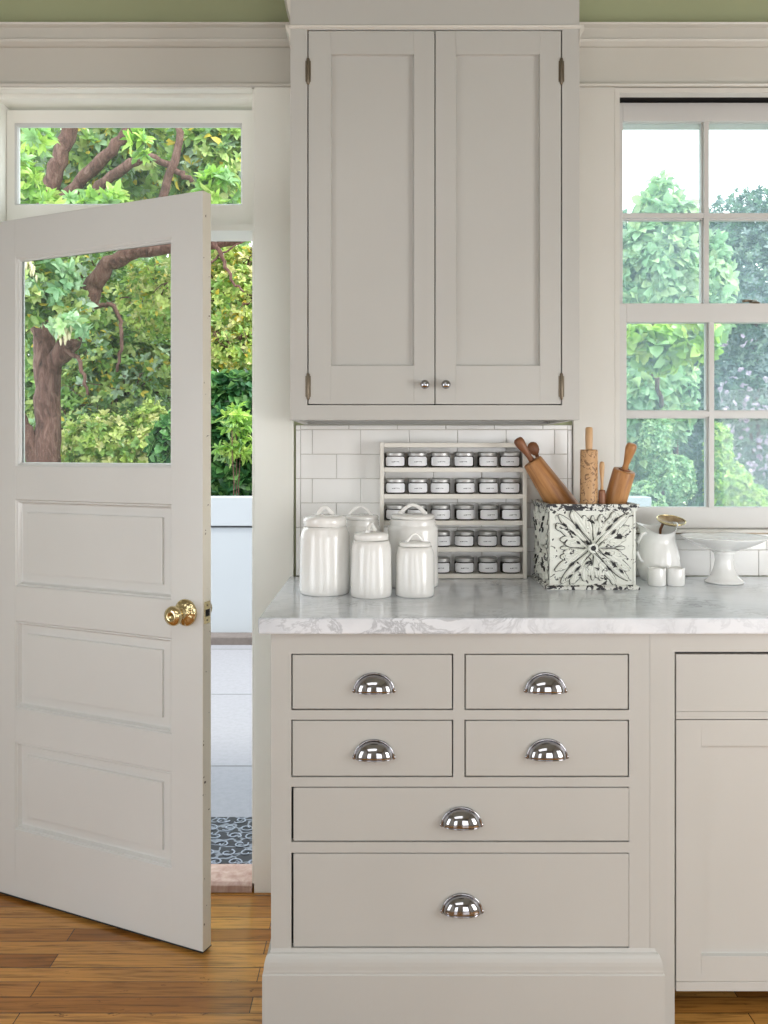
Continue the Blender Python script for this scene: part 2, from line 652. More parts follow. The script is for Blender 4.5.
def thing(name, label, cat, loc=(0, 0, 0), rot=(0, 0, 0), group=None, kind=None, local=False):
    o = bpy.data.objects.new(name, None)
    o.empty_display_size = 0.05
    C.objects.link(o)
    o.location = loc
    o.rotation_euler = rot
    ORIG[o.name] = Vector((0, 0, 0)) if local else Vector(loc)
    return tag(o, label, cat, group, kind)


def struct(name, mb, mats, label, cat='wall', bevel=0.0):
    return tag(mb.build(name, mats, None, bevel), label, cat, kind='structure')


def kids(o):
    return [c for c in C.objects if c.parent is o]


def copy_tree(o, parent=None):
    c = o.copy()
    C.objects.link(c)
    if parent is not None:
        c.parent = parent
    for ch in kids(o):
        copy_tree(ch, c)
    return c


def at(px, py, Y):
    return Vector(((px - 384) * Y / F, Y, EYE - (py - HZ) * Y / F))


# ------------------------------------------------------------------ room shell
YW, YT = 2.485, 2.465        # wall face, face of the casings
WX0, WX1 = -2.1, 2.45
DX0, DX1, DZ = -1.18, -0.386, 2.397     # doorway
NX0, NX1, NZ0, NZ1 = 0.69, 1.60, 1.080, 2.392    # window opening
CEIL = 2.95

struct('floor', MB().box(WX0, WX1, -2.6, 2.60, -0.04, 0.0), M['floor'], 'honey brown oak strip floor of the kitchen', 'floor')
struct('ceiling', MB().box(WX0, WX1, -2.6, 2.62, CEIL, CEIL + 0.1), M['ceiling'], 'pale ceiling over the kitchen', 'ceiling')
w = MB()
y0, y1 = YW, 2.62
w.box(WX0, DX0, y0, y1, 0, CEIL)
w.box(DX0, DX1, y0, y1, DZ, CEIL)
w.box(DX1, NX0, y0, y1, 0, CEIL)
w.box(NX0, NX1, y0, y1, 0, NZ0 - 0.012)
w.box(NX0, NX1, y0, y1, NZ1, CEIL)
w.box(NX1, WX1, y0, y1, 0, CEIL)
struct('wall_back', w, M['sage'], 'sage green wall above the cream trim, with the doorway and window in it')
def side_wall(x0, x1, a, b, z0, z1):  # opening made for the added fill lamp
    w = MB()
    w.box(x0, x1, -2.6, a, 0, CEIL).box(x0, x1, b, 2.62, 0, CEIL)
    return w.box(x0, x1, a, b, 0, z0).box(x0, x1, a, b, z1, CEIL)


struct('wall_left', side_wall(WX0 - 0.1, WX0, 0.0, 1.1, 0.38, 1.85), M['wall'], 'pale painted wall on the left side with an opening added for a fill light')
w = MB()
for (a, b_) in ((WX0, -1.72), (-0.78, 0.58), (2.12, WX1)):
    w.box(a, b_, -2.70, -2.58, 0, CEIL)
for (a, b_) in ((-1.72, -0.78), (0.58, 2.12)):
    w.box(a, b_, -2.70, -2.58, 0, 0.18)
    w.box(a, b_, -2.70, -2.58, 1.92, CEIL)
struct('wall_front', w, M['wall'], 'wall behind the photographer with two tall window openings')
struct('wall_right', side_wall(WX1, WX1 + 0.1, -0.02, 1.12, 0.40, 1.70), M['wall'], 'pale painted wall on the right side with an opening added for a fill light')

# head trim left of the wall cabinet and right of it: shelf rail, bead, frieze board, fillet
UCX0, UCX1 = -0.241, 0.5035


def head_trim(name, xa, xb, label):
    t = MB()
    t.box(xa, xb, 2.450, YW, 2.532, 2.562)
    t.profx(xa, xb, [(YW, 2.562), (2.450, 2.562), (2.437, 2.566), (2.434, 2.571), (YW, 2.571)])
    t.profx(xa, xb, [(YW, 2.512), (2.458, 2.512), (2.446, 2.520), (2.443, 2.527), (2.450, 2.532), (YW, 2.532)])
    t.box(xa, xb, YT + 0.004, YW, 2.404, 2.512)
    t.profx(xa, xb, [(YW, 2.394), (2.457, 2.394), (2.454, 2.399), (2.457, 2.404), (YW, 2.404)])
    return struct(name, t, M['frieze'], label, 'trim')


head_trim('trim_1', WX0, UCX0, 'putty coloured frieze and rail over the doorway, left of the wall cabinet')
head_trim('trim_2', UCX1, WX1, 'putty coloured frieze and rail over the window, right of the wall cabinet')

# casings
struct('trim_3', MB().box(DX1, -0.269, YT, YW, 0.0, 2.394), M['trim'],
       'flat cream door casing between the doorway and the cabinets', 'trim', 0.002)
struct('trim_4', MB().box(DX0 - 0.12, DX0, YT, YW, 0.0, 2.394), M['trim'],
       'flat cream door casing on the hinge side of the doorway', 'trim', 0.002)
struct('trim_5', MB().box(0.562, NX0 - 0.004, YT, YW, 0.9405, 2.394), M['casing'],
       'flat cream window casing right of the wall cabinet', 'trim', 0.002)
struct('trim_6', MB().box(NX1, NX1 + 0.12, YT, YW, 0.9405, 2.394), M['casing'],
       'flat cream casing on the far right of the window', 'trim', 0.002)

# door jambs and head with stops
j = MB()
j.box(DX0 - 0.0, DX0 + 0.006, YW, 2.66, 0, DZ)
j.box(DX1 - 0.006, DX1, YT + 0.003, 2.66, 0.027, DZ)
j.box(DX0, DX1, YT + 0.003, 2.50, DZ - 0.008, DZ + 0.005)
j.box(DX0 + 0.006, DX1 - 0.006, 2.505, 2.535, DZ - 0.020, DZ + 0.005)
j.box(DX0 + 0.006, DX1 - 0.006, 2.535, 2.66, DZ - 0.014, DZ + 0.005)
# transom bar
j.box(DX0 + 0.006, DX1 - 0.006, 2.53, 2.66, 1.985, 2.004)
j.box(DX0 + 0.006, DX1 - 0.006, 2.555, 2.60, 2.004, 2.012)
struct('trim_7', j, M['trim'], 'cream door jambs, head and transom bar', 'trim')

# fixed transom window above the door
t = thing('window_1', 'wide transom window above the open door', 'window', (-0.783, 2.58, 2.012), kind='structure')
fx0, fx1, fz0, fz1 = DX0 + 0.007, DX1 - 0.007, 2.012, 2.372
gx0, gx1, gz0, gz1 = -1.148, -0.441, 2.078, 2.333
m_ = MB()
m_.box(fx0, gx0, 2.58, 2.62, fz0, fz1).box(gx1, fx1, 2.58, 2.62, fz0, fz1)
m_.box(gx0, gx1, 2.58, 2.62, fz0, gz0).box(gx0, gx1, 2.58, 2.62, gz1, fz1)
m_.build('window_frame', M['trim'], t)
m_ = MB()
m_.rings(gx0, gx1, gz0, gz1, [(0, 2.580), (0.005, 2.586), (0.007, 2.598)], cap=False)
m_.build('glazing_bead', M['sash'], t)
MB().box(gx0 + .001, gx1 - .001, 2.598, 2.601, gz0 + .001, gz1 - .001).build('pane', M['glass'], t)

# threshold
struct('trim_8', MB().profx(DX0 + 0.006, DX1 - 0.0065, [(2.60, 0.001), (2.60, 0.02), (2.573, 0.0266), (2.480, 0.0266), (2.468, 0.020), (2.464, 0.001)]),
       M['sill_wood'], 'worn reddish wooden door threshold', 'threshold', 0.002)

# ------------------------------------------------------------------ sash window
t = thing('window_2', 'white hazy-paned sash window above the counter', 'window', (1.14, 2.5, NZ0), kind='structure')
fr = MB()
# head and side linings, outer stop, stool
fr.box(NX0 - 0.004, NX0 + 0.010, YT - 0.0, 2.66, NZ0, NZ1)
fr.box(NX1 - 0.010, NX1, YT, 2.66, NZ0, NZ1)
fr.box(NX0 + .01, NX1 - .01, YT + 0.002, 2.50, NZ1 - 0.014, NZ1)
fr.box(NX0 + .01, NX1 - .01, 2.60, 2.66, NZ1 - 0.05, NZ1)
fr.box(NX0 + .01, NX1 - .01, 2.60, 2.68, NZ0 - .012, NZ0 + 0.012)
fr.build('window_frame', M['casing'], t)
MB().box(NX0 + .01, NX1 - .01, 2.502, 2.60, NZ1 - 0.004, NZ1 - 0.001).build('head_gap_shade', M['dark'], t)  # solid dark strip painting the shade above the sash
MB().box(NX0 - 0.004, NX1 + .02, YT - 0.003, 2.60, NZ0 - 0.010, NZ0 - 0.001).build('window_stool', M['casing'], t, 0.002)
MB().box(NX0 - 0.004, NX1 + .02, YT + 0.001, YW, NZ0 - 0.014, NZ0 - 0.0105).build('stool_gap', M['bronze'], t)


def sash(name, Yf, z0, z1, zs, glassmat, rail_top, rail_bot, xs, x_out0, x_out1, depth=0.032):
    """zs: [(pane bottom, pane top) ...] ; xs: [(pane left, pane right) ...]"""
    s = MB()
    s.box(x_out0, xs[0][0], Yf, Yf + depth, z0, z1)
    s.box(xs[-1][1], x_out1, Yf, Yf + depth, z0, z1)
    s.box(xs[0][0], xs[-1][1], Yf, Yf + depth, z0, zs[0][0])
    s.box(xs[0][0], xs[-1][1], Yf, Yf + depth, zs[-1][1], z1)
    so = s.build(name, M['sash'], t, 0.0015)
    mu = MB()
    for (a, b), (c, d) in zip(xs[:-1], xs[1:]):
        mu.profz = None
        e = 0.004
        mu.box(b + e, c - e, Yf + 0.001, Yf + depth, zs[0][0], zs[-1][1])
        mu.box(b, c, Yf + 0.012, Yf + depth, zs[0][0], zs[-1][1])
    for (a, b), (c, d) in zip(zs[:-1], zs[1:]):
        e = 0.004
        mu.box(xs[0][0], xs[-1][1], Yf + 0.0015, Yf + depth - .001, b + e, c - e)
        mu.box(xs[0][0], xs[-1][1], Yf + 0.013, Yf + depth - .001, b, c)
    mu.build('muntin', M['sash'], so)
    for (a, b) in xs:
        for (c, d) in zs:
            MB().box(a + .0005, b - .0005, Yf + 0.017, Yf + 0.020, c + .0005, d - .0005).build('pane', glassmat, so)
    return so


XS = [(0.731, 0.976), (0.999, 1.244), (1.267, 1.512)]
sash('upper_sash', 2.54, 1.757 - 0.03, 2.378, [(1.762, 2.023), (2.045, 2.322)], M['hazy_glass'], 0, 0, XS, NX0 + 0.011, NX1 - 0.011)
lo = sash('lower_sash', 2.50, NZ0 + 0.001, 1.757, [(1.144, 1.412), (1.4365, 1.701)], M['hazy_glass'], 0, 0, XS, NX0 + 0.011, NX1 - 0.011)
lk = MB()
lk.lathe([(0.018, 0), (0.018, 0.004), (0.012, 0.008), (0.006, 0.014), (0.0, 0.015)], (1.122, 2.516, 1.757), seg=20)
lk.tube([(1.122, 2.516, 1.766), (1.10, 2.512, 1.768), (1.085, 2.508, 1.766)], [0.005, 0.004, 0.005], 8)
lk.build('sash_lock', M['bronze'], lo)

# ------------------------------------------------------------------ tiled splashback
def tile_field(xa, xb, rows, xphase, y_face, name, label, left_trim=None, right_trim=None, top=None):
    g = MB()
    TW, GAP = 0.1445, 0.0016
    for r, (z0, z1) in enumerate(rows):
        off = xphase if r % 2 == 0 else xphase + TW / 2
        x = xa - TW + ((off - xa) % TW)
        while x < xb:
            a, b = max(x, xa) + GAP / 2, min(x + TW, xb) - GAP / 2
            if b - a > 0.004:
                g.box(a, b, y_face, YW - 0.0025, z0 + GAP / 2, z1 - GAP / 2)
            x += TW
    return g


PZ = 0.0726
base = 0.9405
rows = [(base + 0.0, base + PZ)] + [(base + PZ * k, base + PZ * (k + 1)) for k in range(1, 6)]
rows[-1] = (rows[-1][0], 1.3765)
rows = rows[::-1]
g = tile_field(-0.249, 0.548, rows, (360.6 - 384) / 336.6, 2.4755, '', '')
# bullnose trims at the left, right and top
for (a, b) in ((-0.2625, -0.2495), (0.5485, 0.5605)):
    z = base
    while z < 1.385:
        g.box(a, b, 2.4735, YW - 0.0025, z + .001, min(z + 0.145, 1.3905) - .001)
        z += 0.145
x = -0.249
while x < 0.548:
    g.box(x + .001, min(x + 0.1445, 0.548) - .001, 2.4735, YW - 0.0025, 1.3785, 1.3895)
    x += 0.1445
sb = thing('splashback', 'white subway tile splashback under the wall cabinet', 'tiles', (0.15, 2.48, base), kind='structure')
g.build('tile', M['tile'], sb, 0.0012, 2)
MB().box(-0.2625, 0.5605, YW - 0.006, YW - 0.0003, base, 1.3905).build('grout', M['grout'], sb)

sb2 = thing('splashback', 'low white tile courses between the counter and the window stool', 'tiles', (1.2, 2.48, base), kind='structure')
rows2 = [(base, base + 0.0775), (base + 0.0775, base + 0.109), (base + 0.109, 1.0655)][::-1]
g2 = tile_field(NX0 + .001, WX1 - .001, [rows2[0], rows2[1]], 0.78, 2.4755, '', '')
g3 = tile_field(NX0 + .001, WX1 - .001, [rows2[2]], 0.8285, 2.4755, '', '')
g2.v += []
b0 = len(g2.v)
g2.add(g3.v, g3.f)
g2.build('tile', M['tile'], sb2, 0.0012, 2)
MB().box(NX0 - 0.004, WX1 - .001, YW - 0.006, YW - 0.0003, base, 1.0655).build('grout', M['grout'], sb2)

# ------------------------------------------------------------------ open door
DW, DT = 0.772, 0.035
door = thing('door_1', 'open white panelled back door with a window in its top half', 'door', (-1.177, 2.472, 0.010),
             (0, 0, -math.radians(24.0)), kind='structure', local=True)
zoff = 0.010
DTOP = 1.990 - zoff
sx0, sx1 = 0.107, 0.672
rails = [(0.0, 0.197), (0.452, 0.552), (0.806, 0.908), (1.161, 1.258), (1.870, DTOP)]
d = MB()
d.box(0, sx0, 0, DT, 0.0, DTOP)
d.box(sx1, DW, 0, DT, 0.0, DTOP)
for (a, b) in rails:
    d.box(sx0, sx1, 0, DT, a, b)
d.build('door_frame', M['door'], door, 0.0012, 2)
for (a, b) in ((0.197, 0.452), (0.552, 0.806), (0.908, 1.161)):
    pn = MB()
    pr = [(0.0, 0.0005), (0.003, 0.0055), (0.006, 0.004), (0.011, 0.0145), (0.014, 0.0155), (0.036, 0.0150), (0.0375, 0.0085), (0.042, 0.008)]
    pn.rings(sx0, sx1, a, b, pr)
    pn.rings(sx0, sx1, a, b, [(x_, DT - y_) for x_, y_ in pr])
    pn.build('door_panel', M['door'], door)
gb = MB()
pr = [(0.0, 0.001), (0.005, 0.004), (0.006, 0.008), (0.010, 0.010), (0.012, 0.015)]
gb.rings(sx0, sx1, 1.258, 1.870, pr, cap=False)
gb.rings(sx0, sx1, 1.258, 1.870, [(x_, DT - y_) for x_, y_ in pr], cap=False)
gb.build('glazing_bead', M['door'], door)
MB().box(sx0 + 0.008, sx1 - 0.008, 0.0155, 0.0185, 1.266, 1.862).build('pane', M['glass'], door)
MB().box(DW, DW + 0.0012, 0.0005, DT - 0.0005, 0.0, DTOP).build('door_edge', M['door_edge'], door)
MB().box(0.0, DW + 0.002, -0.002, DT + 0.002, -0.0025, 0.0).build('weather_strip', M['rubber'], door)
ku, kz = 0.7200, 0.879
kn = MB()
kn.lathe([(0.0, -0.0), (0.0345, 0.0), (0.0355, 0.003), (0.033, 0.007), (0.022, 0.011), (0.014, 0.0135), (0.0115, 0.018),
          (0.0105, 0.030), (0.012, 0.038), (0.020, 0.042), (0.0245, 0.047), (0.0258, 0.054), (0.0235, 0.060),
          (0.0150, 0.064), (0.0075, 0.0655), (0.007, 0.0635), (0.0, 0.0635)], (ku, -0.0005, kz), (0, -1, 0), 48,
         warp=lambda a, r, z: (r, z + (0.0014 * math.cos(14 * a) if 0.016 < r < 0.034 and z < 0.012 else 0)))
ko = kn.build('door_knob', M['brass'], door)
ko['label'] = 'brass door knob on a fluted round rosette'
kb = MB()
kb.lathe([(0.0, 0.0), (0.028, 0.0), (0.026, 0.006), (0.010, 0.012), (0.010, 0.03), (0.022, 0.036), (0.024, 0.046), (0.012, 0.055), (0, 0.055)],
         (ku, DT + 0.0005, kz), (0, 1, 0), 28)
kb.build('door_knob', M['brass'], door)
lp = MB()
lp.box(DW + 0.0012, DW + 0.0026, 0.006, 0.029, kz - 0.028, kz - 0.009)
lp.box(DW + 0.0012, DW + 0.0026, 0.006, 0.029, kz + 0.009, kz + 0.030)
lp.box(DW + 0.0012, DW + 0.0022, 0.006, 0.010, kz - 0.009, kz + 0.009)
lo_ = lp.build('latch_plate', M['brass'], door, 0.001)
MB().box(DW + 0.0012, DW + 0.0018, 0.010, 0.029, kz - 0.009, kz + 0.009).build('latch_hole', M['dark'], lo_)
sc_ = MB()
for zz in (-0.019, 0.020):
    sc_.lathe([(0.0026, 0), (0.0024, 0.0008), (0, 0.0009)], (DW + 0.0026, 0.0175, kz + zz), (1, 0, 0), 12)
sc_.build('screw', M['bronze'], lo_)
for zz in (0.22, 1.0, 1.78):
    MB().lathe([(0.006, 0), (0.006, 0.09), (0.003, 0.094)], (-0.002, -0.004, zz), seg=14).build('hinge', M['brass'], door)

# ------------------------------------------------------------------ wall cabinet
YF = 2.139
uc = thing('wall_cabinet', 'tall putty painted two-door wall cabinet above the counter', 'cabinet', (0.131, 2.30, 1.393))
Z0, Z1 = 1.393, CEIL - 0.002
dz0, dz1 = 1.4337, 2.395
dl = (-0.1946, 0.1302)
dr = (0.1327, 0.4562)
G = 0.0030
b = MB()
b.box(UCX0, dl[0] - G, YF, YF + 0.02, Z0, Z1)
b.box(dr[1] + G, UCX1, YF, YF + 0.02, Z0, Z1)
b.box(dl[0] - G, dr[1] + G, YF, YF + 0.02, Z0, dz0 - G)
b.box(dl[0] - G, dr[1] + G, YF, YF + 0.02, dz1 + G, Z1)
b.build('face_frame', M['cabinet'], uc)
b = MB()
b.box(UCX0, UCX0 + 0.018, YF + 0.02, 2.452, Z0, Z1)
b.box(UCX1 - 0.018, UCX1, YF + 0.02, 2.452, Z0, Z1)
b.box(UCX0 + .018, UCX1 - .018, YF + 0.02, 2.452, Z0 + 0.008, Z0 + 0.026)
b.box(UCX0, UCX1, 2.452, 2.464, 1.393, 2.39)
b.box(UCX0 + .004, UCX1 - .004, 2.440, 2.464, 1.3915, 1.3935)
b.build('carcass', M['cabinet'], uc)
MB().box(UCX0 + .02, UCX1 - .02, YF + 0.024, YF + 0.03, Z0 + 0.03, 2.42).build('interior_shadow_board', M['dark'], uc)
b = MB()
b.profx(UCX0 - 0.004, UCX1 + 0.004, [(YF, 2.4005), (YF - 0.004, 2.402), (YF - 0.006, 2.407), (YF - 0.002, 2.410), (YF, 2.410)])
for s, xx in ((-1, UCX0), (1, UCX1)):
    pts = [(xx, 2.366), (xx + s * 0.004, 2.385), (xx + s * 0.012, 2.400), (xx + s * 0.013, 2.410), (xx, 2.410)]
    n = len(pts)
    b.add([(x_, YF - 0.002, z_) for x_, z_ in pts] + [(x_, 2.428, z_) for x_, z_ in pts],
          [tuple(range(n)), tuple(range(n, 2 * n))[::-1]] + [(i, (i + 1) % n, n + (i + 1) % n, n + i) for i in range(n)])
s, xx = -1, UCX0
pts = [(xx, 2.43), (xx - 0.006, 2.45), (xx - 0.016, 2.50), (xx - 0.04, 2.58), (xx, 2.58)]
n = len(pts)
b.add([(x_, YF + 0.001, z_) for x_, z_ in pts] + [(x_, 2.42, z_) for x_, z_ in pts],
      [tuple(range(n)), tuple(range(n, 2 * n))[::-1]] + [(i, (i + 1) % n, n + (i + 1) % n, n + i) for i in range(n)])
b.build('moulding', M['frieze'], uc)


def shaker(parent, x0, x1, z0, z1, px0, px1, pz0, pz1, yf, mat, name='cabinet_door', rec=0.010, thick=0.02):
    s = MB()
    s.box(x0, px0, yf, yf + thick, z0, z1)
    s.box(px1, x1, yf, yf + thick, z0, z1)
    s.box(px0, px1, yf, yf + thick, z0, pz0)
    s.box(px0, px1, yf, yf + thick, pz1, z1)
    o = s.build(name, mat, parent, 0.0006, 1)
    q = MB()
    q.rings(px0, px1, pz0, pz1, [(0, yf + 0.0005), (0.0015, yf + rec), (0.003, yf + rec + 0.0005)])
    q.build('door_panel', mat, o)
    return o


def round_knob(parent, x, y, z, r=0.0115):
    k = MB()
    k.lathe([(0.0, 0.0), (0.006, 0.0), (0.0055, 0.006), (0.007, 0.010), (r, 0.015), (r * 1.02, 0.019), (r * 0.8, 0.0235), (r * 0.3, 0.0255), (0, 0.0257)],
            (x, y, z), (0, -1, 0), 28)
    return k.build('knob', M['chrome'], parent)


od = shaker(uc, dl[0], dl[1], dz0, dz1, -0.137, 0.0773, 1.533, 2.336, YF + 0.0005, M['cabinet'])
round_knob(od, 0.1044, YF, 1.4827)
od2 = shaker(uc, dr[0], dr[1], dz0, dz1, 0.1856, 0.402, 1.533, 2.336, YF + 0.0005, M['cabinet'])
round_knob(od2, 0.1585, YF, 1.4827)
for xx, dd in ((dl[0] - 0.001, od), (dr[1] + 0.001, od2)):
    for zz in (2.291, 1.479):
        h = MB()
        h.lathe([(0, -0.036), (0.0025, -0.034), (0.0042, -0.031), (0.0042, 0.031), (0.0025, 0.034), (0, 0.036)], (xx, YF - 0.001, zz), seg=12)
        h.box(xx - 0.007, xx + 0.007, YF - 0.0008, YF + 0.001, zz - 0.027, zz + 0.027)
        h.build('hinge', M['bronze'], dd)

# ------------------------------------------------------------------ base cabinets
BF = 1.8736
bx0, bx1 = -0.255, 0.600
bc = thing('drawer_cabinet', 'putty painted base cabinet with six inset drawers and cup pulls', 'cabinet', (0.17, 2.1, 0))
X1 = [(-0.2065, 0.1535), (0.1845, 0.5505)]
ROWS = [(0.7299, 0.8518), (0.5786, 0.7028)]
W3, W4 = (0.4319, 0.5515), (0.1926, 0.4026)
WX = (-0.2045, 0.5535)
G = 0.0029
f = MB()
top = 0.9030
f.box(bx0, X1[0][0] - G, BF, BF + 0.02, 0.0, top)
f.box(X1[1][1] + G, bx1, BF, BF + 0.02, 0.0, top)
xa, xb = X1[0][0] - G, X1[1][1] + G
f.box(xa, xb, BF, BF + 0.02, ROWS[0][1] + G, top)
f.box(xa, xb, BF, BF + 0.02, ROWS[1][1] + G, ROWS[0][0] - G)
f.box(xa, xb, BF, BF + 0.02, W3[1] + G, ROWS[1][0] - G)
f.box(xa, xb, BF, BF + 0.02, W4[1] + G, W3[0] - G)
f.box(xa, xb, BF, BF + 0.02, 0.0, W4[0] - G)
for (a, b_) in ROWS:
    f.box(X1[0][1] + G, X1[1][0] - G, BF, BF + 0.02, a - G, b_ + G)
f.build('face_frame', M['cabinet'], bc)
f = MB()
f.box(bx0, bx0 + 0.018, BF + 0.02, 2.462, 0.0, top)
f.box(bx1 - 0.018, bx1, BF + 0.02, 2.462, 0.0, top)
f.box(bx0 + 0.018, bx1 - 0.018, 2.45, 2.462, 0.0, top)
f.build('carcass', M['cabinet'], bc)
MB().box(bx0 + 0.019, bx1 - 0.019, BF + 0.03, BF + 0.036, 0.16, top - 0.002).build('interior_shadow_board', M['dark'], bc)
# skirt with ogee top
pl = MB()
pp = []
for (o_, z_) in [(0.0175, 0.002), (0.0175, 0.138), (0.0150, 0.1405), (0.0150, 0.146)]:
    pp.append((o_, z_))
for k in range(7):
    a = k / 6 * PI / 2
    pp.append((0.0145 - 0.012 * (1 - math.cos(a)), 0.148 + 0.034 * math.sin(a)))
pp.append((0.0, 0.190))
pl.loft(bx0, bx1 + 0.0112, BF, BF + 0.0, pp)
# remove the back side overlap: the skirt is a thin shell in front and at the ends
pl.build('skirt', M['cabinet'], bc)
MB().box(bx0 - 0.0175, bx0 - 0.0005, BF, 2.46, 0.002, 0.138).build('skirt', M['cabinet'], bc)


def cup_pull(parent, x, y, z, a=0.0445, h=0.040, dp=0.024):
    m = MB()
    nu, nv = 24, 10
    vs, fs = [], []
    for i in range(nu + 1):
        th = PI * i / nu
        for k in range(nv + 1):
            ph = PI / 2 * k / nv
            vs.append((x + a * 0.95 * math.cos(th), y - dp * (math.sin(th) ** 0.8) * math.sin(ph) - 0.0006, z + h * 0.93 * math.sin(th) * math.cos(ph)))
    for i in range(nu):
        for k in range(nv):
            p = i * (nv + 1) + k
            fs.append((p, p + 1, p + nv + 2, p + nv + 1))
    m.add(vs, fs, True)
    o = m.build('cup_pull', M['chrome'], parent, solid=0.0014)
    # rim lying on the drawer face with the two screw ears
    r = MB()
    pts = [(x + a * math.cos(PI * i / 24), y - 0.0022, z + h * math.sin(PI * i / 24)) for i in range(25)]
    r.tube(pts, 0.0024, 8, up=(0, 1, 0))
    for s in (-1, 1):
        r.lathe([(0.0048, 0.0), (0.0045, 0.0028), (0.0, 0.003)], (x + s * a * 1.0, y - 0.0003, z + 0.001), (0, -1, 0), 14)
    # front lip
    pts = [(x + a * 0.93 * math.cos(PI * i / 24), y - dp * (max(math.sin(PI * i / 24), 0) ** 0.8) - 0.001, z) for i in range(25)]
    r.tube(pts, 0.0014, 8)
    r.build('pull_rim', M['chrome'], o)
    return o


def drawer(x, z, px, pz):
    d = MB().box(x[0], x[1], BF + 0.0008, BF + 0.02, z[0], z[1]).build('drawer', M['cabinet'], bc, 0.0008, 1)
    cup_pull(d, px, BF, pz)


pxs = lambda p, y: ((p - 384) / 443.0, EYE - (y - HZ) / 443.0)
for x, z, (p, y) in ((X1[0], ROWS[0], (374, 691)), (X1[1], ROWS[0], (545.5, 691)), (X1[0], ROWS[1], (374, 757.5)), (X1[1], ROWS[1], (547, 757)),
                     (WX, W3, (461.5, 825)), (WX, W4, (462, 911.5))):
    a, b_ = pxs(p, y)
    drawer(x, z, a, b_)

# filler post and inset panel-front cabinet to the right
dc = thing('panelled_cabinet', 'base cabinet with an inset framed door and false drawer front, right of the drawers', 'cabinet', (1.0, 2.1, 0.0))
f = MB()
f.box(bx1 + 0.0006, 0.656, BF, BF + 0.02, 0.0, top)
f.box(0.656, 1.44, BF, BF + 0.02, 0.859, top)
f.box(1.38, 1.44, BF, BF + 0.02, 0.0, 0.859)
f.build('face_frame', M['cabinet'], dc)
MB().box(0.6015, 0.640, BF + 0.02, 2.46, 0.10, top).build('side_panel', M['cabinet'], dc)
MB().box(1.40, 1.44, BF + .02, 2.46, 0.0, top).build('side_panel', M['cabinet'], dc)
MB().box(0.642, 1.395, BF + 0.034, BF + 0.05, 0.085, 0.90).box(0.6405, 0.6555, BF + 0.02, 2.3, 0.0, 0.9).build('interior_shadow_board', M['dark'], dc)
MB().box(0.6605, 1.376, BF + 0.003, BF + 0.024, 0.7235, 0.8525).box(0.6605, 1.376, BF + 0.0035, BF + 0.022, 0.7055, 0.7228).build('false_drawer', M['cabinet'], dc, 0.0006, 1)
od = shaker(dc, 0.6605, 1.376, 0.1125, 0.7035, 0.7175, 1.319, 0.170, 0.645, BF + 0.003, M['cabinet'], rec=0.010)
MB().box(0.6605, 1.376, BF + 0.003, BF + 0.024, 0.0905, 0.1112).build('bottom_rail', M['cabinet'], dc, 0.0006, 1)
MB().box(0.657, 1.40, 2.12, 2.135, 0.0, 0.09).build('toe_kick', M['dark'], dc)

# marble worktop
tag(MB().box(-0.281, 2.44, 1.849, 2.4725, 0.9035, 0.9400).build('marble_countertop', M['marble'], None, 0.0045, 3),
    'grey veined marble worktop over the base cabinets', 'countertop')
tag(MB().box(1.4415, 2.39, 1.875, 2.46, 0.0, 0.903).build('base_cabinet', M['cabinet'], None, 0.001), 'plain putty base cabinet at the far right', 'cabinet')

# ------------------------------------------------------------------ ceramic canisters
CT = 0.9402


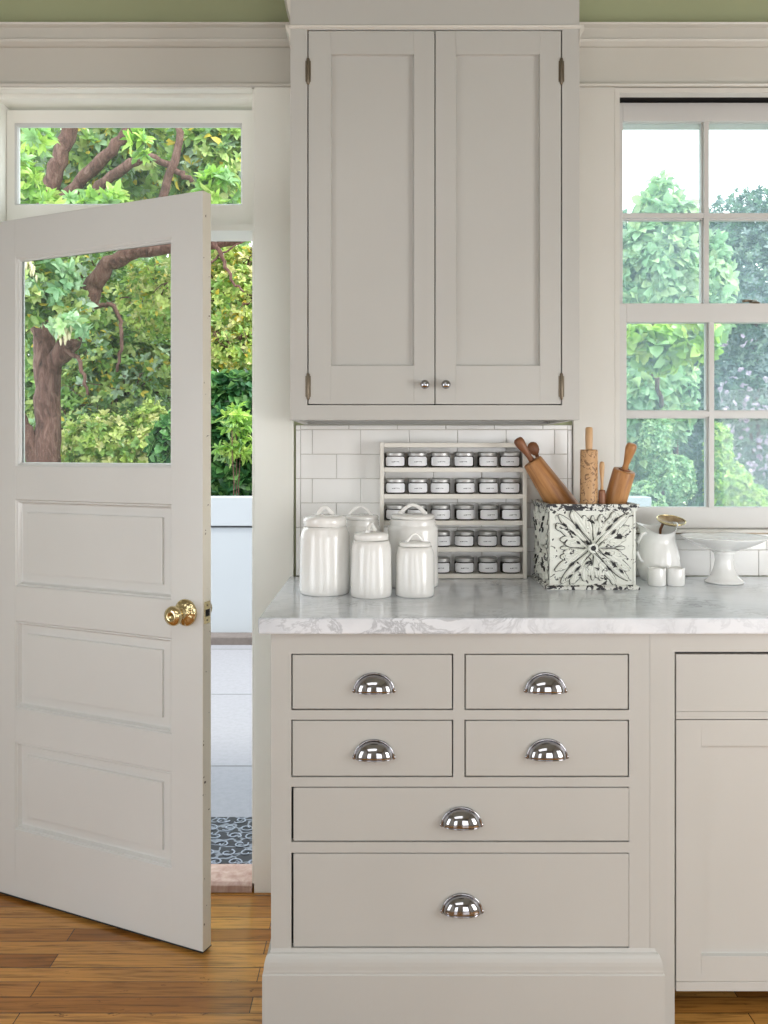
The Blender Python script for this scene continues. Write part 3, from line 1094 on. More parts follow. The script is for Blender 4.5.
def canister(px, wpx, Yc, y_lidtop, y_lidbot, lidw_px, h_ang, style, label, seed, hw=.02, hh=.02, hr=.006):
    ppm = F / Yc
    X = (px - 384) / ppm
    R = wpx / 2 / ppm
    zt = EYE - (y_lidtop - HZ) / ppm - CT
    zb = EYE - (y_lidbot - HZ) / ppm - CT
    rl = lidw_px / 2 / ppm
    root = thing('canister', label, 'canister', (X, Yc, CT), (0, 0, 0), 'white ceramic canisters', local=True)
    rr = random.Random(seed)
    ph = [rr.uniform(0, 6.28) for _ in range(4)]

    def wp(a, r, z):
        k = 1 + 0.010 * math.sin(2 * a + ph[0] + z * 9) + 0.007 * math.sin(3 * a + ph[1] - z * 25) + 0.004 * math.sin(5 * a + ph[2] + z * 50)
        return r * k, z
    H = zb
    prof = [(0, 0.0), (R * 0.93, 0.0), (R * 0.985, 0.004), (R, 0.014)]
    for k in range(1, 7):
        prof.append((R * (1.0 - 0.004 * k), 0.014 + (H - 0.046) * k / 6))
    if style == 'ring':
        prof += [(R * 0.965, H - 0.024), (R * 0.90, H - 0.018), (R * 0.885, H - 0.014), (R * 0.905, H - 0.011), (R * 0.88, H - 0.008), (R * 0.895, H - 0.004), (R * 0.85, H)]
    else:
        prof += [(R * 0.965, H - 0.020), (R * 0.90, H - 0.008), (R * 0.86, H)]
    prof += [(R * 0.78, H), (R * 0.77, H - 0.02), (0, H - 0.03)]
    m = MB().lathe(prof, seg=56, warp=wp)
    m.build('canister_body', M['ceramic'], root)
    T = zt - zb
    l = MB()
    l.lathe([(0, H + 0.0005), (rl * 0.97, H + 0.0005), (rl, H + 0.002), (rl * 0.995, H + T * 0.62), (rl * 0.95, H + T * 0.82), (rl * 0.6, H + T * 0.97), (0, H + T)],
            seg=48, warp=lambda a, r, z: (r * (1 + 0.006 * math.sin(2 * a + ph[2]) + 0.004 * math.sin(4 * a + ph[3])), z + 0.0007 * math.sin(2 * a + ph[1])))
    lo = l.build('lid', M['ceramic'], root)
    c, s = math.cos(h_ang), math.sin(h_ang)
    pts, rad = [], []
    for k in range(15):
        tt = -1.15 + 2.3 * k / 14
        u = hw * tt
        zz = H + T * 0.95 + hh * max(0.0, 1 - abs(tt) ** 1.7) + (0.001 if abs(tt) > 1 else 0)
        pts.append((u * c, u * s, zz))
        rad.append(hr * (0.85 + 0.35 * abs(tt)))
    MB().tube(pts, rad, 10, flat=0.6, up=(-s, c, 0.0)).build('lid_handle', M['ceramic'], lo)
    return root


canister(324.8, 50, 2.180, 514.5, 526, 43.5, 0.75, 'band', 'large white ceramic canister at the left end of the counter, in front', 1, 0.026, 0.020, 0.0068)
canister(360, 42, 2.330, 514.5, 519, 37, 0.05, 'ring', 'white ceramic canister half hidden behind the two left ones, ridged neck', 2, 0.031, 0.024, 0.0038)
canister(371.2, 41, 2.132, 531.5, 540, 34.5, 1.15, 'band', 'small white ceramic canister in the middle of the front row', 3, 0.022, 0.020, 0.0068)
canister(412.7, 51, 2.295, 513.5, 518.5, 43.5, 0.0, 'ring', 'large white ceramic canister with a wide arched lid handle, right rear, against the spice rack', 4, 0.035, 0.025, 0.0052)
canister(415.0, 39.5, 2.143, 541.0, 546, 32.5, 0.5, 'thin', 'smallest white ceramic canister, front right, with a thin lid handle', 5, 0.023, 0.019, 0.0036)

# ------------------------------------------------------------------ spice rack and jars
rk = thing('spice_rack', 'white five-shelf wooden spice rack against the tiles', 'rack', (0.202, 2.445, CT))
rx0, rx1, ry0, ry1 = -0.0117, 0.4163, 2.4170, 2.4725
for (a, b_) in ((rx0, rx0 + 0.0115), (rx1 - 0.0115, rx1)):
    MB().box(a, b_, ry0, ry1, CT + 0.0003, 1.3385).build('side_panel', M['rack'], rk, 0.001)
SH = [1.2648, 1.1874, 1.1100, 1.0326, 0.9550]
for z in SH:
    MB().box(rx0 + 0.012, rx1 - 0.012, ry0 + 0.001, ry1, z - 0.0135, z).build('shelf', M['rack'], rk, 0.001)
MB().box(rx0 + 0.012, rx1 - 0.012, ry0 + 0.001, ry1, 1.3235, 1.3365).build('top_board', M['rack'], rk, 0.001)

JX = [0.0325, 0.0985, 0.1655, 0.2360, 0.3050, 0.3710]
shelf_names = ['top shelf', 'second shelf from top', 'middle shelf', 'fourth shelf from top', 'bottom shelf']
pos_names = ['first from left', 'second from left', 'third from left', 'third from right', 'second from right', 'last on the right']
jar0 = None
jr = random.Random(3)
for si, z in enumerate(SH):
    for ji, x in enumerate(JX):
        if si >= 3 and ji < 2:
            continue
        lab = 'glass spice jar, %s, %s of the rack' % (pos_names[ji], shelf_names[si])
        if jar0 is None:
            o = thing('spice_jar', lab, 'jar', (x, 2.4435, z + 0.0002), group='spice jars in the rack', local=True)
            R = 0.0296
            MB().lathe([(0, 0), (R * 0.88, 0), (R, 0.004), (R, 0.030), (R * 0.96, 0.0325), (R * 0.93, 0.0335), (0, 0.0335)], seg=32).build('jar_glass', M['jar_glass'], o)
            lb = MB()
            vs, fs = [], []
            for i in range(21):
                a = -PI / 2 + math.radians(-65 + 130 * i / 20)
                cut = 0.0035 if i in (0, 20) else (0.0012 if i in (1, 19) else 0)
                vs += [((R + .0004) * math.cos(a), (R + .0004) * math.sin(a), 0.0045 + cut), ((R + .0004) * math.cos(a), (R + .0004) * math.sin(a), 0.0312 - cut)]
            for i in range(20):
                fs.append((2 * i, 2 * i + 2, 2 * i + 3, 2 * i + 1))
            lb.add(vs, fs, True)
            lb.build('jar_label', M['label'], o)
            MB().lathe([(0, 0.0337), (R * 0.94, 0.0337), (R * 0.965, 0.0345), (R * 0.945, 0.036), (R * 0.965, 0.0375), (R * 0.965, 0.0440), (R * 0.91, 0.0452), (R * 0.86, 0.0448), (0, 0.0448)], seg=32).build('jar_lid', M['steel'], o)
            jar0 = o
        else:
            o = copy_tree(jar0)
            o.location = (x + jr.uniform(-.0012, .0012), 2.4435, z + 0.0002)
            o.rotation_euler = (0, 0, jr.uniform(-0.25, 0.25))
            o['label'] = lab

# ------------------------------------------------------------------ distressed tin box with relief
bxx0, bxx1, byy0, byy1 = 0.4455, 0.6765, 2.233, 2.452
bz0, bz1 = CT, 1.170
tb = thing('tin_box', 'distressed white tin planter box with embossed leaf relief, full of rolling pins', 'box', ((bxx0 + bxx1) / 2, (byy0 + byy1) / 2, CT))
wl_ = 0.004
m = MB()
m.box(bxx0, bxx1, byy0, byy0 + wl_, bz0 + 0.012, bz1 - 0.012)
m.box(bxx0, bxx1, byy1 - wl_, byy1, bz0 + 0.012, bz1 - 0.012)
m.box(bxx0, bxx0 + wl_, byy0 + wl_, byy1 - wl_, bz0 + 0.012, bz1 - 0.012)
m.box(bxx1 - wl_, bxx1, byy0 + wl_, byy1 - wl_, bz0 + 0.012, bz1 - 0.012)
m.box(bxx0 + wl_, bxx1 - wl_, byy0 + wl_, byy1 - wl_, bz0 + 0.012, bz0 + 0.015)
# raised border strips on front and left side
for (a, b_) in ((bxx0, bxx0 + 0.006), (bxx1 - 0.006, bxx1)):
    m.box(a, b_, byy0 - 0.0025, byy0, bz0 + 0.012, bz1 - 0.012)
m.build('box_body', M['tin'], tb)
m = MB()
fl = 0.010
m.loft(bxx0 - 0, bxx1 + 0, byy0 - 0, byy1 + 0.0, [(fl, bz0 + 0.0003), (fl, bz0 + 0.0075), (fl * 0.7, bz0 + 0.010), (0.0005, bz0 + 0.0125)])
m.build('base_flange', M['tin_edge'], tb, 0.0008)
m = MB()
ro = 0.009
for (a, b_, c_, d_) in ((bxx0 - ro, bxx1 + ro, byy0 - ro, byy0 + 0.004), (bxx0 - ro, bxx1 + ro, byy1 - 0.004, byy1 + 0.004),
                        (bxx0 - ro, bxx0 + 0.004, byy0 + 0.004, byy1 - 0.004), (bxx1 - 0.004, bxx1 + ro, byy0 + 0.004, byy1 - 0.004)):
    m.box(a, b_, c_, d_, bz1 - 0.009, bz1)
m.box(bxx0 - 0.004, bxx1 + 0.004, byy0 - 0.004, byy0, bz1 - 0.018, bz1 - 0.009)
m.box(bxx0 - 0.004, bxx0, byy0, byy1, bz1 - 0.018, bz1 - 0.009)
m.build('rim', M['tin_edge'], tb, 0.0015)


def leaf_outline(L, Wd, lobes=4, depth=0.42, curl=0.0):
    """acanthus-like lobed half outlines in (u along, v across), mirrored; returns closed polygon"""
    side = []
    N = 44
    for i in range(N + 1):
        t_ = i / N
        env = math.sin(PI * min(1, t_ * 0.93 + 0.07)) ** 0.55 * (0.30 + 0.95 * t_) * (1.0 if t_ < 0.8 else 1.0)
        sc_l = 1 - depth * (0.5 - 0.5 * math.cos(2 * PI * lobes * t_)) ** 1.5
        side.append((L * (0.03 + 0.97 * t_), max(0.0006, Wd * env * sc_l * (1 if i < N else 0))))
    return side


def relief(parent, frame, W, H):
    """frame(u, v, h) -> world point; u,v in the plane of the face, h height off the face"""
    m = MB()

    def ribbon(side, ang, cx, cz, h0, h1, mat, grow=0.0, ridge=0.0):
        ca, sa = math.cos(ang), math.sin(ang)
        vs, fs = [], []
        n = len(side)
        for (u, v) in side:
            vv = v + grow
            for (q, hh) in ((vv, h0), (vv * 0.93, h1), (vv * 0.45, h1 + ridge * 0.7), (0, h1 + ridge * 0.2),
                            (-vv * 0.45, h1 + ridge * 0.7), (-vv * 0.93, h1), (-vv, h0)):
                x = u * ca - q * sa
                z = u * sa + q * ca
                vs.append(frame(cx + x, cz + z, hh))
        for i in range(n - 1):
            for k in range(6):
                a = i * 7 + k
                fs.append((a, a + 1, a + 8, a + 7))
        fs.append(tuple(range(7)))
        fs.append(tuple((n - 1) * 7 + k for k in range(7))[::-1])
        m.add(vs, fs, False, mat)

    def curl(cx, cz, r0, a0, turn, w, mat, h):
        pts = []
        for k in range(22):
            tt = k / 21
            r = r0 * (1 - 0.8 * tt)
            a = a0 + turn * tt
            pts.append(frame(cx + r * math.cos(a), cz + r * math.sin(a), h))
        m.tube(pts, [w * (1 - 0.4 * k / 21) for k in range(22)], 6, mat)

    S = min(W, H)

    def finger(x, z, ang, L, Wd, h=0.0055, rid=0.003):
        prof = [(L * t_ / 12, max(0.0003, Wd * (math.sin(PI * (0.04 + 0.93 * (t_ / 12) ** 1.25)) ** 0.7) * (0.55 + 0.45 * t_ / 12))) for t_ in range(13)]
        back = [(u - 0.0006 if k_ == 0 else u + (0.0014 if k_ == 12 else 0), v) for k_, (u, v) in enumerate(prof)]
        ribbon(back, ang, x, z, 0.0, 0.0011, 1, grow=0.0017)
        ribbon(prof, ang, x, z, 0.0005, h, 0, ridge=rid)

    rr_ = random.Random(31)
    for k in range(4):
        a = PI / 4 + k * PI / 2
        # corner acanthus: three outer fingers and rows of side lobes
        for (d0, off, da, L, Wd) in ((0.04, 0.05, 0.16, 0.52, 0.060), (0.04, -0.05, -0.16, 0.52, 0.060), (0.06, 0.0, 0.0, 0.60, 0.066),
                                     (0.24, 0.08, 0.75, 0.22, 0.052), (0.24, -0.08, -0.75, 0.22, 0.052),
                                     (0.10, 0.07, 0.62, 0.27, 0.052), (0.10, -0.07, -0.62, 0.27, 0.052), (0.40, 0.06, 0.5, 0.17, 0.045), (0.40, -0.06, -0.5, 0.17, 0.045)):
            ux = S * (d0 * math.cos(a) - off * math.sin(a))
            uz = S * (d0 * math.sin(a) + off * math.cos(a))
            finger(ux, uz, a + da + rr_.uniform(-.06, .06), S * L * rr_.uniform(.93, 1.05), S * Wd, 0.0058 + rr_.uniform(-.0006, .0006))
        # dark drilled cuts in the leaf
        for (d0, off, L) in ((0.28, 0.045, 0.13), (0.30, -0.045, 0.10), (0.44, 0.05, 0.09), (0.16, 0.085, 0.07)):
            ux = S * (d0 * math.cos(a) - off * math.sin(a))
            uz = S * (d0 * math.sin(a) + off * math.cos(a))
            ribbon([(0, 0.0003), (S * L * .5, 0.0036), (S * L, 0.0003)], a + rr_.uniform(-.1, .1), ux, uz, 0.004, 0.0105, 1)
        a2 = k * PI / 2
        for s in (-1, 1):
            ca, sa = math.cos(a2), math.sin(a2)
            ux, uz = 0.27 * S * ca - s * 0.052 * S * sa, 0.27 * S * sa + s * 0.052 * S * ca
            curl(ux, uz, 0.052 * S, a2 + s * 2.6, -s * 4.4, 0.0042, 1, 0.0035)
            curl(ux, uz, 0.050 * S, a2 + s * 2.6, -s * 4.4, 0.0036, 0, 0.0062)
            finger(0.10 * S * ca - s * 0.03 * S * sa, 0.10 * S * sa + s * 0.03 * S * ca, a2 + s * 0.12, 0.22 * S, 0.03 * S)
        ca, sa = math.cos(a2), math.sin(a2)
        finger(0.30 * S * ca, 0.30 * S * sa, a2, 0.13 * S, 0.028 * S, 0.0045)
    for (r, h0, h1, mt) in ((0.0150, 0.0, 0.0102, 0), (0.0078, 0.0, 0.0112, 1)):
        vs = [frame(r * math.cos(2 * PI * i / 20), r * math.sin(2 * PI * i / 20), h0) for i in range(20)]
        vs += [frame(r * 0.88 * math.cos(2 * PI * i / 20), r * 0.88 * math.sin(2 * PI * i / 20), h1) for i in range(20)]
        m.add(vs, [(i, (i + 1) % 20, 20 + (i + 1) % 20, 20 + i) for i in range(20)] + [tuple(20 + i for i in range(20))], False, mt)
    return m.build('leaf_relief', [M['tin'], M['tin_dark']], parent)


cxm, czm, cym = (bxx0 + bxx1) / 2, (bz0 + bz1) / 2 - 0.003, (byy0 + byy1) / 2
relief(tb, lambda u, v, h: (cxm + u, byy0 - h, czm + v), bxx1 - bxx0 - 0.02, bz1 - bz0 - 0.03)
relief(tb, lambda u, v, h: (bxx0 - h, cym - u, czm + v), byy1 - byy0 - 0.02, bz1 - bz0 - 0.03)


def rolling_pin(label, top, low, Rb, Lb, hprof, hl, mb, mh, btop=0.0, ring=False, hlow=0.09, Rh=0.011, taper=1.0):
    """top: centre of the barrel's upper end; low: a lower point on its axis"""
    top, low = Vector(top), Vector(low)
    ax = (top - low).normalized()
    bot = top - ax * (Lb + hlow)
    root = thing('rolling_pin', label, 'rolling pin', bot, ax.to_track_quat('Z', 'Y').to_euler(), 'rolling pins standing in the tin box', local=True)
    z0 = hlow
    MB().lathe([(0, z0), (Rb * taper * 0.8, z0), (Rb * taper * 0.97, z0 + 0.003), (Rb * taper, z0 + 0.008), (Rb, z0 + Lb - 0.006), (Rb * 0.96, z0 + Lb - 0.001), (Rb * 0.86, z0 + Lb), (Rb * 0.4, z0 + Lb - 0.0005), (0, z0 + Lb - .0005)],
               seg=40).build('barrel', mb, root)
    zt = z0 + Lb
    MB().lathe([(0, zt)] + [(r * Rh, zt + t_ * hl) for t_, r in hprof] + [(0, zt + hl)], seg=24).build('handle', mh, root)
    MB().lathe([(0, z0 - 0.0002)] + [(r * Rh, z0 - t_ * hlow) for t_, r in hprof] + [(0, 0.0)], seg=24).build('handle', mh, root)
    if ring:
        MB().lathe([(Rb * 0.52, zt), (Rb * 0.56, zt + 0.002), (Rb * 0.50, zt + 0.004), (Rb * 0.40, zt + 0.004), (Rb * .40, zt)], seg=28).build('collar', M['pin_dark'], root)
    return root


knobby = [(0.0, 0.72), (0.08, 0.70), (0.2, 0.62), (0.4, 0.80), (0.62, 1.05), (0.8, 1.22), (0.92, 1.15), (0.98, 0.8)]
straight = [(0.0, 0.9), (0.05, 0.95), (0.5, 1.05), (0.93, 1.0), (0.98, 0.8)]
YP = 2.360
p_top = at(532.2, 461, 2.350)
p_low = at(560.3, 502.4, 2.352)
rolling_pin('brown rolling pin leaning far left out of the tin box, knobbed handle', p_top, p_low, 0.0285, 0.185, knobby, 0.078, M['pin'], M['pin_dark'], hlow=0.165, Rh=0.0120, taper=1.52)
rolling_pin('upright pale rolling pin with a carved patterned barrel, middle of the tin box', (0.561, 2.271, EYE + (452 - 449.5) * 2.27 / F), (0.560, 2.271, 1.0), 0.0238, 0.275, straight, 0.062,
            M['pin_carved'], M['pin_pale'], hlow=0.06, Rh=0.0098)
rolling_pin('fat rolling pin leaning right out of the tin box, dark-tipped handle', at(624.5, 470, 2.275), at(614.5, 504, 2.300), 0.0305, 0.215, knobby, 0.078, M['pin'], M['pin'], ring=True, hlow=0.055, Rh=0.0122)
rolling_pin('thin little rolling pin standing between the carved pin and the fat pin', (0.594, 2.262, EYE - (490 - 452) * 2.26 / F), (0.5935, 2.262, 1.0), 0.0095, 0.19, knobby, 0.078, M['pin_dark'], M['pin_pale'], hlow=0.04, Rh=0.0058)
# dark spoon head behind the leaning pin
sp_top = Vector(at(533.5, 448.5, 2.43))
sp_ax = Vector((-0.42, 0.0, 0.9)).normalized()
spn = thing('wooden_spoon', 'dark wooden spoon with an oval head behind the left-leaning rolling pin', 'spoon', sp_top - sp_ax * 0.302,
            sp_ax.to_track_quat('Z', 'Y').to_euler(), local=True)
MB().tube([(0, 0, 0), (0, 0, 0.15), (0, 0, 0.285)], [0.0055, 0.005, 0.006], 10).build('handle', M['pin_dark'], spn)
hd = MB()
hd.lathe([(0.0, -0.022), (0.008, -0.019), (0.0145, -0.010), (0.0165, 0.001), (0.0145, 0.012), (0.008, 0.018), (0, 0.0205)], (0, 0, 0.302), seg=24)
for i_, vv in enumerate(hd.v):
    hd.v[i_] = (vv[0] * 0.5, vv[1], vv[2])
hd.build('spoon_bowl', M['pin_dark'], spn)

# ------------------------------------------------------------------ pitcher, ladle, cups, cake stand
pxX, pxY = 0.792, 2.398
pit = thing('pitcher', 'white ironstone pitcher with a scalloped rim right of the tin box', 'pitcher', (pxX, pxY, CT), local=True)


def pwarp(a, r, z):
    k = max(0, (z - 0.10) / 0.055)
    dz = k * (0.010 * math.cos(2 * a) + 0.009 * math.sin(a))
    rr = r * (1 + k * 0.16 * max(0, math.cos(a - PI)) ** 3)
    return rr, z + dz


R = 0.061
prof = [(0, 0.0), (R * 0.74, 0.0), (R * 0.78, 0.004), (R * 0.92, 0.018), (R, 0.040), (R * 0.985, 0.06), (R * 0.92, 0.085), (R * 0.82, 0.105), (R * 0.77, 0.122), (R * 0.79, 0.138), (R * 0.88, 0.155),
        (R * 0.90, 0.156), (R * 0.86, 0.155), (R * 0.75, 0.135), (R * 0.73, 0.12), (R * 0.85, 0.085), (R * 0.92, 0.05), (R * 0.7, 0.008), (0, 0.006)]
MB().lathe(prof, seg=56, warp=pwarp).build('pitcher_body', M['ironstone'], pit)
MB().tube([(-0.040, -0.022, 0.140), (-0.058, -0.034, 0.136), (-0.071, -0.042, 0.115), (-0.072, -0.042, 0.085), (-0.062, -0.034, 0.062), (-0.050, -0.026, 0.056)],
          [0.005, 0.005, 0.0052, 0.005, 0.0045, 0.004], 10, flat=0.8).build('handle', M['ironstone'], pit)
# horn spoon resting in the pitcher
lc = Vector(at(671, 521.0, 2.412))
lad = thing('serving_spoon', 'gold-rimmed tan serving spoon propped in the white pitcher', 'spoon', lc, (math.radians(27), math.radians(6), 0), local=True)
ld = MB()
ld.lathe([(0.0, -0.010), (0.018, -0.008), (0.0235, -0.003), (0.0265, 0.003), (0.0262, 0.004), (0.022, 0.000), (0.016, -0.004), (0.0, -0.006)], seg=40, sx=1.58)
ld.build('spoon_bowl', mk_wood('tan_horn', (0.16, 0.10, 0.05, 1), (0.50, 0.40, 0.24, 1), 0.25, 0.4), lad)
rp = [(0.0418 * math.cos(2 * PI * i / 36), 0.0265 * math.sin(2 * PI * i / 36), 0.0035) for i in range(37)]
MB().tube(rp, 0.0018, 8).build('spoon_rim', M['brass'], lad)
MB().tube([(-0.020, 0.0, -0.008), (-0.024, -0.002, -0.030), (-0.016, -0.006, -0.085)], [0.005, 0.004, 0.004], 8).build('handle', M['pin_dark'], lad)

for (px, lab, sd) in ((657, 'small white ceramic votive cup, nearer the tin box', 1), (675.8, 'small white ceramic votive cup, nearer the cake stand', 2)):
    X = (px - 384) / 361.0
    cc = thing('small_cup', lab, 'cup', (X, 2.300, CT), group='pair of small white cups', local=True)
    r = 0.0245
    MB().lathe([(0, 0), (r * 0.92, 0), (r, 0.004), (r * 1.0, 0.030), (r * 0.96, 0.048), (r * 0.92, 0.050), (r * 0.86, 0.047), (r * 0.84, 0.01), (0, 0.008)], seg=40,
               warp=lambda a, q, z: (q, z + (0.0012 * math.cos(4 * a + sd) if z > 0.045 else 0))).build('cup_body', M['ironstone'], cc)
    MB().lathe([(0, 0.038), (r * 0.8, 0.038), (r * .8, 0.0395), (0, 0.0395)], seg=30).build('wax', M['ceramic'], cc)

ck = thing('cake_stand', 'white pedestal cake stand with a flared foot on the right of the counter', 'cake stand', (0.963, 2.350, CT), local=True)
MB().lathe([(0, 0.0), (0.048, 0.0), (0.053, 0.002), (0.054, 0.005), (0.047, 0.010), (0.036, 0.022), (0.028, 0.042), (0.0245, 0.064), (0.027, 0.082), (0.033, 0.0905), (0, 0.0905)], seg=48,
           warp=lambda a, r, z: (r * (1 + 0.02 * math.cos(6 * a) * (1 if z < 0.012 else 0)), z)).build('pedestal', M['ironstone'], ck)
MB().lathe([(0, 0.091), (0.035, 0.091), (0.070, 0.104), (0.100, 0.119), (0.1165, 0.1285), (0.1185, 0.1305), (0.1175, 0.132), (0.112, 0.1295), (0.10, 0.1255), (0.05, 0.122), (0, 0.122)], seg=64).build('plate', M['ironstone'], ck)

# ------------------------------------------------------------------ outside: patio, mat, curb, garden wall
PZ0 = -0.05
struct('patio', MB().box(-7, 7, 2.62, 5.85, PZ0 - 0.1, PZ0), M['patio'], 'pale concrete slab patio outside the door', 'patio')
struct('garden_ground', MB().box(-14, 14, 6.16, 22, PZ0 - 0.1, PZ0 + 0.02), M['soil'], 'planted ground beyond the garden wall', 'ground')
struct('curb', MB().box(-7, 7, 5.852, 6.0, PZ0 - 0.1, 0.008), M['curb'], 'rough stone curb along the foot of the garden wall', 'curb', 0.01)
gw = thing('garden_wall', 'low white board wall at the back of the patio', 'wall', (0, 6.08, 0), kind='structure')
MB().box(-7, 1.90, 6.003, 6.15, -0.14, 0.764).build('wall_panel', M['white_fence'], gw, 0.004)
MB().box(-7, 1.93, 5.985, 6.16, 0.775, 0.985).build('top_board', M['white_fence'], gw, 0.006)

mt_m, nt, nd, ln, p = new_mat('scrolled_rubber_mat')
v = coords(nd, ln, scale=(1, 1.0, 1))
vo = nd.new('ShaderNodeTexVoronoi'); vo.feature = 'DISTANCE_TO_EDGE'; vo.inputs['Scale'].default_value = 22
nv = nd.new('ShaderNodeTexNoise'); nv.inputs['Scale'].default_value = 14
ln.new(v, nv.inputs['Vector'])
mxv = nd.new('ShaderNodeMix'); mxv.data_type = 'VECTOR'; mxv.inputs[0].default_value = 0.06
ln.new(v, mxv.inputs[4]); ln.new(nv.outputs['Color'], mxv.inputs[5])
ln.new(mxv.outputs[1], vo.inputs['Vector'])
ln.new(ramp(nd, ln, vo.outputs['Distance'], [(0.05, (0.16, 0.175, 0.20)), (0.09, (0.006, 0.0065, 0.010))]), p.inputs['Base Color'])  # pale lines paint light caught on the black scrollwork
p.inputs['Roughness'].default_value = 0.6
dm = thing('doormat', 'black rubber scroll pattern doormat outside the threshold', 'doormat', (-0.75, 2.88, PZ0))
MB().box(-1.10, -0.40, 2.700, 3.078, PZ0 + .0005, PZ0 + 0.008).build('mat_base', mt_m, dm, 0.003)
cu = MB()
sr = random.Random(5)
for iy in range(6):
    for ix in range(11):
        cx0, cy0 = -1.07 + ix * 0.064 + (0.03 if iy % 2 else 0), 2.735 + iy * 0.062
        if cx0 > -0.43:
            continue
        a0 = sr.uniform(0, 6.28)
        tr = sr.choice([-1, 1]) * 6.5
        pts = [(cx0 + 0.027 * (1 - 0.75 * k / 16) * math.cos(a0 + tr * k / 16), cy0 + 0.025 * (1 - 0.75 * k / 16) * math.sin(a0 + tr * k / 16), PZ0 + 0.0095) for k in range(17)]
        cu.tube(pts, 0.0032, 6, flat=0.7)
cu.build('scroll_ridges', simple('lit_grey_rubber', (0.24, 0.265, 0.31, 1), 0.6), dm)  # grey-blue colour paints the light on the black rubber ridges

# ------------------------------------------------------------------ planting
PAL = {
    'mid': [(0.22, 0.38, 0.08), (0.34, 0.50, 0.14), (0.46, 0.58, 0.20), (0.14, 0.26, 0.08), (0.58, 0.66, 0.26), (0.30, 0.46, 0.24), (0.44, 0.56, 0.40)],
    'bright': [(0.33, 0.55, 0.10), (0.45, 0.65, 0.14), (0.22, 0.42, 0.08), (0.55, 0.68, 0.20), (0.30, 0.50, 0.20)],
    'yellow': [(0.50, 0.62, 0.16), (0.60, 0.68, 0.24), (0.36, 0.54, 0.14), (0.74, 0.72, 0.34), (0.26, 0.42, 0.12)],
    'dark': [(0.03, 0.10, 0.03), (0.06, 0.18, 0.05), (0.12, 0.28, 0.08), (0.05, 0.15, 0.06), (0.20, 0.38, 0.12)],
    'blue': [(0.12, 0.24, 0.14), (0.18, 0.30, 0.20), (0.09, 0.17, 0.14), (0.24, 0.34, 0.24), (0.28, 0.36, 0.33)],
    'pale': [(0.35, 0.55, 0.30), (0.45, 0.62, 0.38), (0.28, 0.48, 0.26), (0.50, 0.66, 0.34)],
    'lilac': [(0.60, 0.48, 0.62), (0.68, 0.58, 0.68), (0.5, 0.4, 0.52)],
    'cream': [(0.75, 0.68, 0.48), (0.66, 0.60, 0.40), (0.80, 0.76, 0.60)],
}


